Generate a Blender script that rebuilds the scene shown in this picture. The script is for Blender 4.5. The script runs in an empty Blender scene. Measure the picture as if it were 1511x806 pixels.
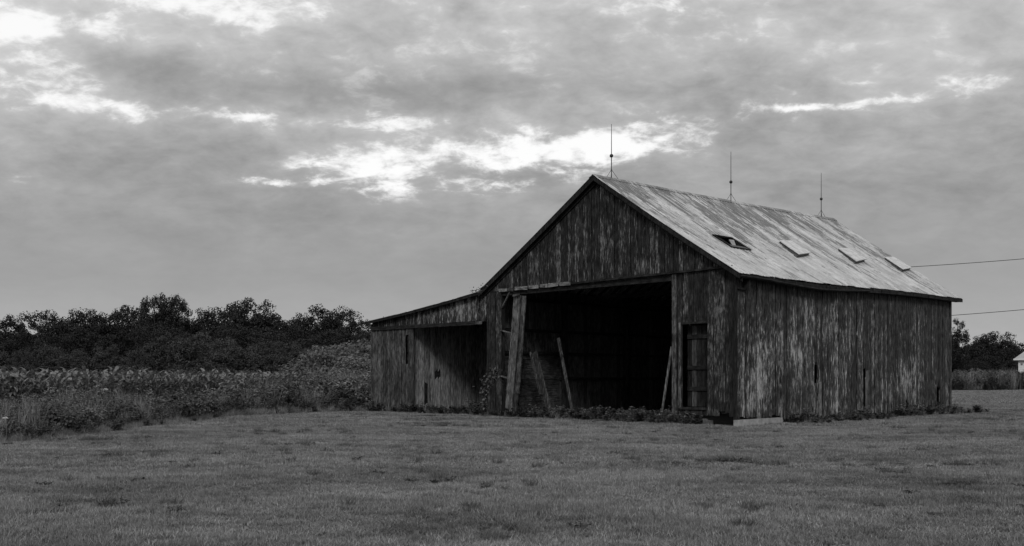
import bpy, math, random
import numpy as np
from mathutils import Vector, Matrix
random.seed(7); rng = np.random.default_rng(7)
sc = bpy.context.scene
COL = sc.collection

# ------------------------------------------------------------ camera
F_PX, W_PX, HOR = 1442.0, 1511.0, 559.2
cam_d = bpy.data.cameras.new("camera"); cam = bpy.data.objects.new("camera", cam_d); COL.objects.link(cam)
cam.location = (0, 0, 1.6); cam.rotation_euler = (math.radians(90), 0, 0)
cam_d.sensor_width = 36; cam_d.lens = 36 * F_PX / W_PX
cam_d.shift_y = (HOR - 403) / W_PX
cam_d.clip_start = .1; cam_d.clip_end = 6000
sc.camera = cam
sc.view_settings.view_transform = 'Standard'; sc.view_settings.look = 'None'
sc.view_settings.exposure = 0.22; sc.view_settings.gamma = 1.0

# ------------------------------------------------------------ node helpers
class NT:
    def __init__(s, tree): s.t = tree; s.n = tree.nodes; s.l = tree.links
    def node(s, typ, **kw):
        n = s.n.new(typ)
        for k, v in kw.items(): setattr(n, k, v)
        return n
    def link(s, a, b): s.l.new(a, b)
    def put(s, sock, v):
        if hasattr(v, 'is_linked') or hasattr(v, 'links'): s.link(v, sock)
        else: sock.default_value = v
    def m(s, op, a, b=0.0, c=0.0, clamp=False):
        n = s.node('ShaderNodeMath', operation=op, use_clamp=clamp)
        s.put(n.inputs[0], a); s.put(n.inputs[1], b); s.put(n.inputs[2], c)
        return n.outputs[0]
    def vm(s, op, a, b=(0, 0, 0)):
        n = s.node('ShaderNodeVectorMath', operation=op); s.put(n.inputs[0], a); s.put(n.inputs[1], b)
        return n.outputs[0]
    def comb(s, x, y, z):
        n = s.node('ShaderNodeCombineXYZ')
        for i, v in enumerate((x, y, z)): s.put(n.inputs[i], v)
        return n.outputs[0]
    def sep(s, v):
        n = s.node('ShaderNodeSeparateXYZ'); s.link(v, n.inputs[0]); return n.outputs
    def noise(s, vec, scale=1, detail=4, rough=.55, dist=0.0, lac=2.0):
        n = s.node('ShaderNodeTexNoise'); s.link(vec, n.inputs['Vector'])
        n.inputs['Scale'].default_value = scale; n.inputs['Detail'].default_value = detail
        n.inputs['Roughness'].default_value = rough; n.inputs['Distortion'].default_value = dist
        n.inputs['Lacunarity'].default_value = lac
        return n.outputs[0]
    def mr(s, v, a, b, c=0.0, d=1.0, smooth=False):
        n = s.node('ShaderNodeMapRange', interpolation_type='SMOOTHSTEP' if smooth else 'LINEAR')
        s.put(n.inputs[0], v); s.put(n.inputs[1], a); s.put(n.inputs[2], b); s.put(n.inputs[3], c); s.put(n.inputs[4], d)
        return n.outputs[0]
    def mix(s, f, a, b):   # scalar mix
        n = s.node('ShaderNodeMix', data_type='FLOAT'); s.put(n.inputs[0], f); s.put(n.inputs[2], a); s.put(n.inputs[3], b)
        return n.outputs[0]

# ------------------------------------------------------------ world: overcast sky seen through broken cloud
SUN_EL, SUN_AZ = math.radians(33), math.radians(183)     # azimuth clockwise from +Y: soft light from behind the camera
world = bpy.data.worlds.new("World"); sc.world = world; world.use_nodes = True
W = NT(world.node_tree); W.n.clear()
geo = W.node('ShaderNodeTexCoord').outputs['Generated']
dx, dy, dz = W.sep(geo)
hyp = W.m('SQRT', W.m('ADD', W.m('MULTIPLY', dx, dx), W.m('MULTIPLY', dy, dy)))
el = W.m('ARCTAN2', dz, hyp)                    # elevation
az = W.m('ARCTAN2', dx, dy)                     # azimuth from +Y
zz = W.m('ADD', W.m('MAXIMUM', dz, 0.0), 0.34)
plane = W.comb(W.m('DIVIDE', dx, zz), W.m('DIVIDE', dy, zz), 0.0)     # cloud deck overhead
n_big = W.noise(plane, 2.4, 5, .5, .3)
n_mid = W.noise(plane, 6.5, 8, .58, .35)
n_fine = W.noise(W.vm('MULTIPLY', plane, (1.0, 1.25, 1.0)), 21, 7, .62, .3)
# warp for the edges of the openings
wv = W.noise(W.vm('MULTIPLY', plane, (1, 1, 1)), 8, 7, .62, .4)
wv2 = W.noise(W.vm('ADD', plane, (7.3, 2.1, 4.0)), 9, 7, .62, .4)
azw = W.m('ADD', az, W.m('MULTIPLY', W.m('SUBTRACT', wv, .5), .09))
elw = W.m('ADD', el, W.m('MULTIPLY', W.m('SUBTRACT', wv2, .5), .035))
def ell(cx, cy, rx, ry, tilt=0.0):
    """soft elliptical opening in the cloud deck; arguments as measured on the photograph, turned into angles"""
    a = math.atan((cx - 755.5) / F_PX); e = math.atan((HOR - cy) / F_PX * math.cos(a))
    ra, re = rx / F_PX, ry / F_PX
    x = W.m('SUBTRACT', azw, a); y = W.m('SUBTRACT', elw, e)
    c, s_ = math.cos(tilt), math.sin(tilt)
    u = W.m('DIVIDE', W.m('ADD', W.m('MULTIPLY', x, c), W.m('MULTIPLY', y, s_)), ra)
    v = W.m('DIVIDE', W.m('SUBTRACT', W.m('MULTIPLY', y, c), W.m('MULTIPLY', x, s_)), re)
    d = W.m('ADD', W.m('MULTIPLY', u, u), W.m('MULTIPLY', v, v))
    return W.m('EXPONENT', W.m('MULTIPLY', d, -1.0))
def total(lst):
    o = None
    for cx, cy, rx, ry, t, s_ in lst:
        g = W.m('MULTIPLY', ell(cx, cy, rx, ry, t), s_)
        o = g if o is None else W.m('ADD', o, g)
    return o
GAPS = [(760, 226, 200, 28, .03, 1.0), (925, 200, 150, 24, .10, .82), (550, 245, 90, 42, 0, .7), (700, 272, 130, 14, 0, .5),
        (290, -6, 180, 22, 0, 1.3), (110, 45, 140, 20, 0, .7), (60, 122, 115, 50, 0, .70), (110, 155, 90, 16, 0, .6),
        (345, 171, 95, 9, 0, .8), (580, 180, 100, 12, 0, .6), (1240, 150, 110, 28, .05, .45), (1265, 115, 60, 9, 0, .3), (1200, 156, 60, 6, 0, .5), (1300, 152, 50, 7, 0, .5),
        (1465, 126, 60, 11, 0, .8), (420, 268, 70, 7, .08, .55), (1060, 72, 110, 22, .2, .32), (800, 8, 120, 10, 0, .5),
        (960, 12, 120, 9, 0, .5), (730, 43, 60, 9, 0, .5), (0, 280, 50, 20, 0, .3), (640, 15, 22, 9, 0, .6), (300, 50, 120, 22, 0, .12)]
DARK = [(250, 118, 120, 34, 0, .9), (560, 142, 170, 28, .03, .9), (1120, 150, 110, 55, 0, .4), (820, 262, 120, 15, .03, .7),
        (720, 125, 200, 30, 0, .5), (1300, 230, 240, 60, 0, .3), (250, 240, 250, 50, 0, .25)]
gap_m = total(GAPS); dark_m = total(DARK)
det = W.m('ADD', W.m('MULTIPLY', W.m('SUBTRACT', n_mid, .5), 1.8), W.m('MULTIPLY', W.m('SUBTRACT', n_fine, .5), 1.4))
gate = W.m('ADD', W.m('MULTIPLY', gap_m, .62), W.m('MULTIPLY', det, .9))
placed = W.m('POWER', W.mr(gate, .22, .72, 0, 1, True), 1.1)
placed = W.m('MULTIPLY', placed, W.mr(gap_m, .04, .3, 0, 1, True))
# openings of the same kind elsewhere round the sky
elsewhere = W.mr(W.m('ADD', n_big, W.m('MULTIPLY', det, .3)), .60, .78, 0, 1, True)
infront = W.m('MULTIPLY', W.mr(W.m('ABSOLUTE', az), .50, .66, 1, 0, True), W.mr(el, .40, .52, 1, 0, True))
opening = W.m('ADD', placed, W.m('MULTIPLY', W.m('MULTIPLY', elsewhere, .5), W.m('SUBTRACT', 1.0, infront)), clamp=True)
# cloud deck brightness: pale near the horizon, mid grey, brighter overhead
b0 = W.mr(el, 0.0, .12, .385, .298, True)
b1 = W.mr(el, .13, .36, 0.0, .135, True)
b2 = W.mr(el, .45, 1.3, 0.0, .30, True)
leftb = W.m('MULTIPLY', W.mr(az, -.15, -.5, 0, .02, True), W.mr(el, .2, .35, 0, 1, True))
deck = W.m('ADD', W.m('ADD', b0, b1), W.m('ADD', b2, leftb))
tex_amt = W.mr(el, .08, .24, .15, 1.0, True)
mod = W.m('ADD', 1.0, W.m('MULTIPLY', tex_amt, W.m('ADD', W.m('MULTIPLY', W.m('ADD', W.m('SUBTRACT', n_mid, .5), W.m('MULTIPLY', W.m('SUBTRACT', n_big, .5), .8)), 1.05), W.m('MULTIPLY', W.m('SUBTRACT', n_fine, .5), .5))))
deck = W.m('MULTIPLY', deck, mod)
deck = W.m('MULTIPLY', deck, W.m('SUBTRACT', 1.0, W.m('MULTIPLY', dark_m, .30)))
deck = W.m('MULTIPLY', deck, W.m('ADD', 1.0, W.m('MULTIPLY', W.m('MINIMUM', gap_m, 1.2), .38)))
wisp = W.mr(W.m('ADD', W.m('MULTIPLY', n_mid, .5), W.m('MULTIPLY', n_fine, .5)), .53, .66, 0, 1, True)
deck = W.m('ADD', deck, W.m('MULTIPLY', W.m('MULTIPLY', wisp, .13), W.mr(el, .20, .36, 0, 1, True)))
sky = W.node('ShaderNodeTexSky', sky_type='NISHITA', sun_disc=False, sun_elevation=SUN_EL, sun_rotation=SUN_AZ, dust_density=3.0)
bw = W.node('ShaderNodeRGBToBW'); W.link(sky.outputs[0], bw.inputs[0])
clear = W.m('ADD', W.m('MULTIPLY', bw.outputs[0], .25), 7.6)           # thin veil of cloud lit from behind
lum = W.mix(opening, W.m('MULTIPLY', deck, 10.0), clear)
lum = W.mix(W.mr(dz, -.02, 0.0, 0, 1), 1.2, lum)                        # below the horizon
bg = W.node('ShaderNodeBackground'); bg.inputs['Strength'].default_value = .1
W.link(W.comb(lum, lum, lum), bg.inputs['Color'])
wo = W.node('ShaderNodeOutputWorld'); W.link(bg.outputs[0], wo.inputs['Surface'])
world.cycles.sampling_method = 'MANUAL'; world.cycles.sample_map_resolution = 512

sun_d = bpy.data.lights.new("sun", 'SUN'); sun = bpy.data.objects.new("sun", sun_d); COL.objects.link(sun)
sun_d.energy = 1.15; sun_d.angle = math.radians(14); sun_d.color = (1, 1, 1)
sd = Vector((math.sin(SUN_AZ) * math.cos(SUN_EL), math.cos(SUN_AZ) * math.cos(SUN_EL), math.sin(SUN_EL)))
sun.rotation_euler = sd.to_track_quat('Z', 'Y').to_euler(); sun.location = (0, 0, 40)

# ------------------------------------------------------------ object helpers
def tag(o, label=None, cat=None, group=None, kind=None):
    if label: o['label'] = label
    if cat: o['category'] = cat
    if group: o['group'] = group
    if kind: o['kind'] = kind
    return o
def link(name, me, mat=None, parent=None):
    o = bpy.data.objects.new(name, me); COL.objects.link(o)
    if mat and me and not me.materials: me.materials.append(mat)
    if parent: o.parent = parent
    return o
def empty(name, loc=(0, 0, 0), rz=0.0, parent=None):
    o = bpy.data.objects.new(name, None); COL.objects.link(o); o.location = loc; o.rotation_euler = (0, 0, rz)
    o.empty_display_size = .3
    if parent: o.parent = parent
    return o
def copy_tree(o, parent=None):
    c = o.copy(); COL.objects.link(c)
    if parent: c.parent = parent
    for ch in list(o.children): copy_tree(ch, c)
    return c
def P(px, d, z=0.0): return ((px - 755.5) / F_PX * d, d, z)       # direction of a column in plan, distance d
def ZH(py, d): return 1.6 + (HOR - py) * d / F_PX

class MB:
    """collects simple solids into one mesh"""
    def __init__(s): s.v = []; s.f = []
    def hexa(s, p):                      # 8 corners: bottom 4 then top 4
        b = len(s.v); s.v += [tuple(q) for q in p]
        s.f += [tuple(b + i for i in q) for q in ((0, 3, 2, 1), (4, 5, 6, 7), (0, 1, 5, 4), (1, 2, 6, 5), (2, 3, 7, 6), (3, 0, 4, 7))]
    def box(s, x0, x1, y0, y1, z0, z1):
        s.hexa([(x0, y0, z0), (x1, y0, z0), (x1, y1, z0), (x0, y1, z0), (x0, y0, z1), (x1, y0, z1), (x1, y1, z1), (x0, y1, z1)])
    def bar(s, a, b, w, t, up=(0, 0, 1)):
        a, b = Vector(a), Vector(b); d = (b - a).normalized(); u = Vector(up)
        sx = d.cross(u)
        if sx.length < 1e-3: sx = d.cross(Vector((1, 0, 0)))
        sx.normalize(); sy = sx.cross(d).normalized()
        q = []
        for c in (a, b):
            for i, j in ((-1, -1), (1, -1), (1, 1), (-1, 1)): q.append(c + sx * i * w / 2 + sy * j * t / 2)
        s.hexa(q)
    def tube(s, pts, rad, n=8):
        pts = [Vector(p) for p in pts]; rings = []
        if not hasattr(rad, '__len__'): rad = [rad] * len(pts)
        for i, p in enumerate(pts):
            d = (pts[min(i + 1, len(pts) - 1)] - pts[max(i - 1, 0)]).normalized()
            a = d.cross(Vector((0, 0, 1)) if abs(d.z) < .9 else Vector((1, 0, 0))).normalized(); c = d.cross(a)
            b = len(s.v); rings.append(b)
            for k in range(n):
                t = 2 * math.pi * k / n; s.v.append(tuple(p + (a * math.cos(t) + c * math.sin(t)) * rad[i]))
        for i in range(len(rings) - 1):
            for k in range(n):
                k2 = (k + 1) % n; s.f.append((rings[i] + k, rings[i] + k2, rings[i + 1] + k2, rings[i + 1] + k))
        s.f.append(tuple(rings[0] + k for k in range(n))); s.f.append(tuple(rings[-1] + n - 1 - k for k in range(n)))
    def ball(s, c, r, n=10, m=6):
        b = len(s.v)
        for i in range(1, m):
            ph = math.pi * i / m
            for k in range(n):
                t = 2 * math.pi * k / n
                s.v.append((c[0] + r * math.sin(ph) * math.cos(t), c[1] + r * math.sin(ph) * math.sin(t), c[2] + r * math.cos(ph)))
        top = len(s.v); s.v.append((c[0], c[1], c[2] + r)); bot = len(s.v); s.v.append((c[0], c[1], c[2] - r))
        for i in range(m - 2):
            for k in range(n):
                k2 = (k + 1) % n; s.f.append((b + i * n + k, b + (i + 1) * n + k, b + (i + 1) * n + k2, b + i * n + k2))
        for k in range(n):
            k2 = (k + 1) % n; s.f.append((top, b + k, b + k2)); s.f.append((bot, b + (m - 2) * n + k2, b + (m - 2) * n + k))
    def board(s, bl, br, tr, tl, n, th, seg=2, jit=.006):
        """plank between four face corners, thickness th behind the face, slightly warped along its length"""
        bl, br, tr, tl, n = map(Vector, (bl, br, tr, tl, n)); b = len(s.v)
        for i in range(seg + 1):
            t = i / seg; o = n * random.uniform(-jit, jit); o2 = n * random.uniform(-jit, jit)
            L, R = bl.lerp(tl, t) + o, br.lerp(tr, t) + o2
            s.v += [tuple(L), tuple(R), tuple(R - n * th), tuple(L - n * th)]
        for i in range(seg):
            a = b + i * 4
            for k in range(4):
                k2 = (k + 1) % 4; s.f.append((a + k, a + k2, a + 4 + k2, a + 4 + k))
        s.f.append((b + 3, b + 2, b + 1, b)); e = b + seg * 4; s.f.append((e, e + 1, e + 2, e + 3))
    def mesh(s, name, mat=None, smooth=False):
        me = bpy.data.meshes.new(name); me.from_pydata(s.v, [], s.f)
        if mat: me.materials.append(mat)
        if smooth: me.shade_smooth()
        return me
    def build(s, name, mat, parent=None, smooth=False): return link(name, s.mesh(name, mat, smooth), None, parent)

def quads_mesh(name, V, mat, extra=None):
    """V: (n,4,3) array of free quads -> one mesh"""
    n = len(V); me = bpy.data.meshes.new(name)
    me.vertices.add(n * 4); me.vertices.foreach_set('co', V.reshape(-1).astype(np.float32))
    me.loops.add(n * 4); me.loops.foreach_set('vertex_index', np.arange(n * 4, dtype=np.int32))
    me.polygons.add(n); me.polygons.foreach_set('loop_start', np.arange(0, n * 4, 4, dtype=np.int32))
    me.update(calc_edges=True); me.materials.append(mat)
    return me
def leaf_quads(base, d, side, L, Wd, droop=0.0, mid=.45):
    """rhombic leaves. base,d,side (n,3); L,Wd (n,)"""
    L = L[:, None]; Wd = Wd[:, None]
    m = base + d * L * mid
    tip = base + d * L - np.array([0, 0, 1.0]) * L * droop
    return np.stack([base, m + side * Wd / 2, tip, m - side * Wd / 2], 1)
def unit(a): return a / np.maximum(np.linalg.norm(a, axis=1, keepdims=True), 1e-9)
def rand_dirs(n): return unit(rng.normal(size=(n, 3)))

# ------------------------------------------------------------ materials (the photograph is black and white: all base colours are neutral)
def mat_new(name):
    m = bpy.data.materials.new(name); m.use_nodes = True; T = NT(m.node_tree); T.n.clear()
    out = T.node('ShaderNodeOutputMaterial'); b = T.node('ShaderNodeBsdfPrincipled'); T.link(b.outputs[0], out.inputs[0])
    b.inputs['Specular IOR Level'].default_value = .2
    return m, T, b
def setcol(T, b, v): T.link(T.comb(v, v, v), b.inputs['Base Color'])
def bump(T, b, h, strength=.3, dist=.01):
    n = T.node('ShaderNodeBump'); n.inputs['Strength'].default_value = strength; n.inputs['Distance'].default_value = dist
    T.link(h, n.inputs['Height']); T.link(n.outputs[0], b.inputs['Normal'])

def wood(name, dark=.035, mid=.075, light=.20, thr=.60, patches=(), axis='z', soft=.10, rnd=.5, blo=.36):
    """weathered boards: dark stain, raw grey grain and flakes of pale paint that run with the grain"""
    m, T, b = mat_new(name)
    co = T.node('ShaderNodeTexCoord').outputs['Object']
    r = T.node('ShaderNodeObjectInfo').outputs['Random']
    off = T.comb(T.m('MULTIPLY', r, 37.0), T.m('MULTIPLY', r, 17.0), T.m('MULTIPLY', r, 53.0))
    st = {'z': (1, 1, .14), 'x': (.14, 1, 1), 'y': (1, .14, 1)}[axis]
    g = T.vm('ADD', T.vm('MULTIPLY', co, st), off)
    st2 = {'z': (1, 1, .05), 'x': (.05, 1, 1), 'y': (1, .05, 1)}[axis]
    fine = T.noise(T.vm('ADD', T.vm('MULTIPLY', co, st2), off), 34, 5, .65, .2)
    streak = T.noise(g, 21, 6, .66, .2)
    flake = T.noise(T.vm('ADD', T.vm('MULTIPLY', co, tuple(1 if k == 1 else .2 for k in st)), off), 12, 8, .78, .4)
    cloud = T.noise(T.vm('MULTIPLY', co, (1, 1, .6)), .9, 6, .62)
    t = T.m('ADD', T.m('MULTIPLY', streak, .66), T.m('MULTIPLY', flake, .34))
    t = T.m('ADD', t, T.m('MULTIPLY', T.m('SUBTRACT', cloud, .5), .36))
    t = T.m('ADD', t, T.m('MULTIPLY', T.m('SUBTRACT', r, .5), .12))
    if patches:
        x, y, z = T.sep(co)
        for (ax, cu, cz, ru, rz_, s_) in patches:
            u = T.m('DIVIDE', T.m('SUBTRACT', x if ax == 'x' else y, cu), ru); v = T.m('DIVIDE', T.m('SUBTRACT', z, cz), rz_)
            g_ = T.m('EXPONENT', T.m('MULTIPLY', T.m('ADD', T.m('MULTIPLY', u, u), T.m('MULTIPLY', v, v)), -1.0))
            t = T.m('ADD', t, T.m('MULTIPLY', g_, s_))
    paint = T.mr(t, thr, thr + soft, 0, 1, True)
    base = T.mix(T.mr(fine, .3, .7), dark, mid)
    base = T.m('MULTIPLY', base, T.mr(r, 0, 1, 1 - rnd * .5, 1 + rnd * .5))
    base = T.m('MULTIPLY', base, T.mr(streak, .38, .6, .35, 1.5))
    base = T.m('MULTIPLY', base, T.mr(cloud, .35, .65, .75, 1.25))
    worn = T.mr(t, thr - .055, thr - .02, 0, 1, True)
    blot = T.mr(T.noise(T.vm('MULTIPLY', co, (1, 1, .6)), 4.5, 9, .72, .4), .38, .56, blo, 1.15)
    tone = T.mr(fine, .3, .65, .5, 1.25)
    v = T.mix(worn, base, T.m('MULTIPLY', mid * 1.25, tone))
    v = T.mix(paint, v, T.m('MULTIPLY', light, tone))
    v = T.m('MULTIPLY', v, blot)
    setcol(T, b, v); b.inputs['Roughness'].default_value = .85
    bump(T, b, T.m('ADD', fine, T.m('MULTIPLY', streak, 1.2)), .5, .012)
    return m

M = {}
M['side'] = wood('weathered_side_boards', .020, .075, .33, .576, [('y', 1.45, 2.3, 1.2, 1.2, .09), ('y', 1.6, .9, 1.2, .7, .05), ('y', 6.4, 3.6, 1.6, 1.2, .05), ('y', 13.0, 1.7, 1.3, .8, .10), ('y', 9, 5.3, 30, .9, -.09)], soft=.03)  # last patch thins the pale flakes under the eave: shade put into the colour
M['gable'] = wood('weathered_gable_boards', .010, .042, .17, .574, [('x', -7.5, 6.3, 3.4, .9, .04), ('x', -2.0, 5.8, 2.0, .5, .03)], soft=.03)
M['front'] = wood('weathered_front_boards', .010, .040, .15, .58, soft=.03)
M['leanto_fascia'] = wood('flaked_fascia_boards', .016, .045, .27, .56, [('x', -13.6, 4.7, 1.3, .5, .10), ('x', -16.5, 4.5, 1.6, .3, .04)], soft=.05)
M['leanto'] = wood('grey_leanto_boards', .028, .08, .17, .57, soft=.08)
M['inner'] = wood('unpainted_inside_boards', .11, .225, .27, .62, rnd=.7, blo=.85)
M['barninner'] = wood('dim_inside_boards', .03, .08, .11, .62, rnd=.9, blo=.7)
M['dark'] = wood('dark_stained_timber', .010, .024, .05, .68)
M['dark_x'] = wood('dark_stained_timber_level', .010, .026, .06, .68, axis='x')
M['dark_y'] = wood('dark_stained_timber_long', .010, .026, .07, .64, axis='y')
M['palewood'] = wood('pale_bare_timber', .07, .14, .22, .60)
M['palewood_x'] = wood('pale_bare_timber_level', .08, .18, .26, .56, axis='x')
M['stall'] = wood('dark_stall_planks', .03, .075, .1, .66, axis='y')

def roof_mat():
    m, T, b = mat_new('galvanised_roof_metal')
    co = T.node('ShaderNodeTexCoord').outputs['Object']; r = T.node('ShaderNodeObjectInfo').outputs['Random']
    x, y, z = T.sep(co)
    run = T.comb(T.m('MULTIPLY', x, .5), T.m('MULTIPLY', y, 6.2), 0.0)
    st = T.noise(run, 2.3, 7, .68, .2)
    st2 = T.noise(T.comb(T.m('MULTIPLY', x, .9), T.m('MULTIPLY', y, 5.0), 3.0), 1.8, 4, .6)
    big = T.noise(T.comb(T.m('MULTIPLY', x, .42), T.m('MULTIPLY', T.m('ADD', y, T.m('MULTIPLY', x, .1)), .9), 7.0), 1.0, 4, .55, .5)
    where = T.m('ADD', T.m('MULTIPLY', big, .42), T.mr(x, -6.2, .3, .09, -.03))
    t = T.m('ADD', T.m('MULTIPLY', st, .6), T.m('ADD', T.m('MULTIPLY', st2, .35), where))
    rust = T.mr(t, .722, .765, 0, 1, True)
    fine = T.noise(co, 9, 6, .7)
    pan = T.m('MULTIPLY', T.mr(r, 0, 1, .88, 1.1), T.mr(fine, .3, .7, .85, 1.12))
    v = T.mix(rust, T.m('MULTIPLY', T.m('MULTIPLY', pan, T.mr(T.noise(T.comb(T.m('MULTIPLY', x, .9), T.m('MULTIPLY', y, 1.6), 2.0), 1.3, 7, .68, .6), .35, .62, 1.12, .72)), .52), T.mr(st2, .3, .7, .09, .24))
    setcol(T, b, v)
    T.link(T.mix(rust, .55, .9), b.inputs['Roughness']); b.inputs['Metallic'].default_value = 0.0
    bump(T, b, fine, .15, .01)
    return m
M['roof'] = roof_mat()

def simple(name, v, rough=.7, var=.3, scale=8, metal=0.0, obj=True):
    m, T, b = mat_new(name)
    co = T.node('ShaderNodeTexCoord').outputs['Object'] if obj else T.node('ShaderNodeNewGeometry').outputs['Position']
    n = T.noise(co, scale, 6, .6)
    setcol(T, b, T.m('MULTIPLY', v, T.mr(n, .3, .7, 1 - var, 1 + var)))
    b.inputs['Roughness'].default_value = rough; b.inputs['Metallic'].default_value = metal
    bump(T, b, n, .3, .01)
    return m
M['concrete'] = simple('rough_concrete', .24, .9, .35, 5)
M['stone'] = simple('field_stone', .10, .9, .4, 6)
M['hatch'] = simple('pale_fibreglass_sheet', .50, .6, .3, 4)
M['rodmetal'] = simple('dull_rod_metal', .05, .5, .2, 8, .6)
M['ballglass'] = simple('dark_glass_ball', .03, .25, .2, 4)
M['wire'] = simple('black_cable', .03, .6, .1)
M['soil'] = simple('barn_floor_soil', .04, 1, .4, 3)
M['white'] = simple('white_siding_paint', .62, .6, .08, 3)
M['shedroof'] = simple('pale_shingle_roof', .33, .8, .2, 6)
M['bark'] = simple('dark_bark', .04, .9, .4, 4)
M['umbel'] = simple('white_umbel', .5, .8, .1)

def leafmat(name, a, b_, wscale=.25, wamt=.3, trans=.25):
    """foliage: per-instance and per-place variation"""
    m, T, b = mat_new(name)
    r = T.node('ShaderNodeObjectInfo').outputs['Random']
    pos = T.node('ShaderNodeNewGeometry').outputs['Position']
    isl = T.node('ShaderNodeNewGeometry').outputs['Random Per Island']
    n = T.noise(pos, wscale, 5, .6)
    v = T.mix(isl, a, b_)
    v = T.m('MULTIPLY', v, T.mr(r, 0, 1, .8, 1.2))
    v = T.m('MULTIPLY', v, T.mr(n, .3, .7, 1 - wamt, 1 + wamt))
    setcol(T, b, v); b.inputs['Roughness'].default_value = .6
    if trans:
        tr = T.node('ShaderNodeBsdfTranslucent'); T.link(T.comb(v, v, v), tr.inputs[0])
        mx = T.node('ShaderNodeMixShader'); mx.inputs[0].default_value = trans
        out = [q for q in T.n if q.type == 'OUTPUT_MATERIAL'][0]
        T.link(b.outputs[0], mx.inputs[1]); T.link(tr.outputs[0], mx.inputs[2]); T.link(mx.outputs[0], out.inputs[0])
    return m
M['treeleaf'] = leafmat('dark_tree_leaves', .007, .028, .12, .35, .15)
M['treepale'] = leafmat('front_tree_leaves', .02, .07, .12, .3, .15)
M['shrubleaf'] = leafmat('pale_shrub_leaves', .09, .17, .5, .2)
M['corn'] = leafmat('corn_leaves', .055, .215, .2, .15)
M['weed'] = leafmat('weed_leaves', .07, .21, .35, .35)
M['weeddark'] = leafmat('dark_weed_leaves', .04, .10, .8, .3)
M['lowweed'] = leafmat('low_lawn_weeds', .06, .16, .8, .4)
M['drygrass'] = leafmat('tall_grass_blades', .11, .30, .4, .3)

def grass_like(T, pos, lo, hi):
    n1 = T.noise(T.vm('MULTIPLY', pos, (.8, 1.6, 1)), .32, 5, .6, .4)
    n2 = T.noise(T.vm('MULTIPLY', pos, (1, 1.5, 1)), 1.5, 6, .65, .6)
    t = T.m('ADD', T.m('MULTIPLY', n1, .5), T.m('MULTIPLY', n2, .5))
    return T.mr(t, .36, .64, lo, hi), n2
def lawn_mats():
    m, T, b = mat_new('lawn_ground')
    pos = T.node('ShaderNodeNewGeometry').outputs['Position']
    v, n2 = grass_like(T, pos, .07, .17)
    f = T.noise(pos, 14, 8, .7)
    v = T.m('MULTIPLY', v, T.mr(f, .3, .7, .6, 1.35))
    setcol(T, b, v); b.inputs['Roughness'].default_value = .95; bump(T, b, f, .8, .05)
    M['lawn'] = m
    m, T, b = mat_new('lawn_blades')
    pos = T.node('ShaderNodeNewGeometry').outputs['Position']
    isl = T.node('ShaderNodeNewGeometry').outputs['Random Per Island']
    v, n2 = grass_like(T, pos, .095, .295)
    v = T.m('MULTIPLY', v, T.mr(T.m('POWER', isl, 2.0), 0, 1, .65, 1.75))
    setcol(T, b, v); b.inputs['Roughness'].default_value = .7
    M['blade'] = m
lawn_mats()

# ------------------------------------------------------------ scatter (geometry nodes, only for uncountable cover)
def source_collection(name, meshes):
    c = bpy.data.collections.new(name)
    for i, me in enumerate(meshes):
        o = bpy.data.objects.new('%s_%02d' % (name, i), me); c.objects.link(o)
    return c
def scatter(name, label, cat, src, pts, rotz, scl, idx, tilt=.0):
    n = len(pts); me = bpy.data.meshes.new(name)
    me.vertices.add(n); me.vertices.foreach_set('co', np.asarray(pts, np.float32).reshape(-1))
    a = me.attributes.new('rot', 'FLOAT_VECTOR', 'POINT')
    r = np.zeros((n, 3), np.float32); r[:, 2] = rotz
    if tilt: r[:, 0] = rng.normal(0, tilt, n); r[:, 1] = rng.normal(0, tilt, n)
    a.data.foreach_set('vector', r.reshape(-1))
    s = np.asarray(scl, np.float32)
    if s.ndim == 1: s = np.repeat(s[:, None], 3, 1)
    a = me.attributes.new('scl', 'FLOAT_VECTOR', 'POINT'); a.data.foreach_set('vector', s.reshape(-1).astype(np.float32))
    a = me.attributes.new('idx', 'INT', 'POINT'); a.data.foreach_set('value', np.asarray(idx, np.int32))
    o = link(name, me); tag(o, label, cat, None, 'stuff')
    g = bpy.data.node_groups.new(name + '_nodes', 'GeometryNodeTree')
    g.interface.new_socket('Geometry', in_out='INPUT', socket_type='NodeSocketGeometry')
    g.interface.new_socket('Geometry', in_out='OUTPUT', socket_type='NodeSocketGeometry')
    gi = g.nodes.new('NodeGroupInput'); go = g.nodes.new('NodeGroupOutput')
    ip = g.nodes.new('GeometryNodeInstanceOnPoints'); ci = g.nodes.new('GeometryNodeCollectionInfo')
    ci.inputs['Collection'].default_value = src; ci.inputs['Separate Children'].default_value = True; ci.inputs['Reset Children'].default_value = True
    def attr(nm, t):
        q = g.nodes.new('GeometryNodeInputNamedAttribute'); q.data_type = t; q.inputs[0].default_value = nm; return q.outputs[0]
    g.links.new(gi.outputs[0], ip.inputs['Points']); g.links.new(ci.outputs[0], ip.inputs['Instance'])
    ip.inputs['Pick Instance'].default_value = True
    g.links.new(attr('idx', 'INT'), ip.inputs['Instance Index'])
    e2r = g.nodes.new('FunctionNodeEulerToRotation'); g.links.new(attr('rot', 'FLOAT_VECTOR'), e2r.inputs[0])
    g.links.new(e2r.outputs[0], ip.inputs['Rotation']); g.links.new(attr('scl', 'FLOAT_VECTOR'), ip.inputs['Scale'])
    g.links.new(ip.outputs[0], go.inputs[0])
    mod_ = o.modifiers.new('scatter', 'NODES'); mod_.node_group = g
    return o

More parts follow.
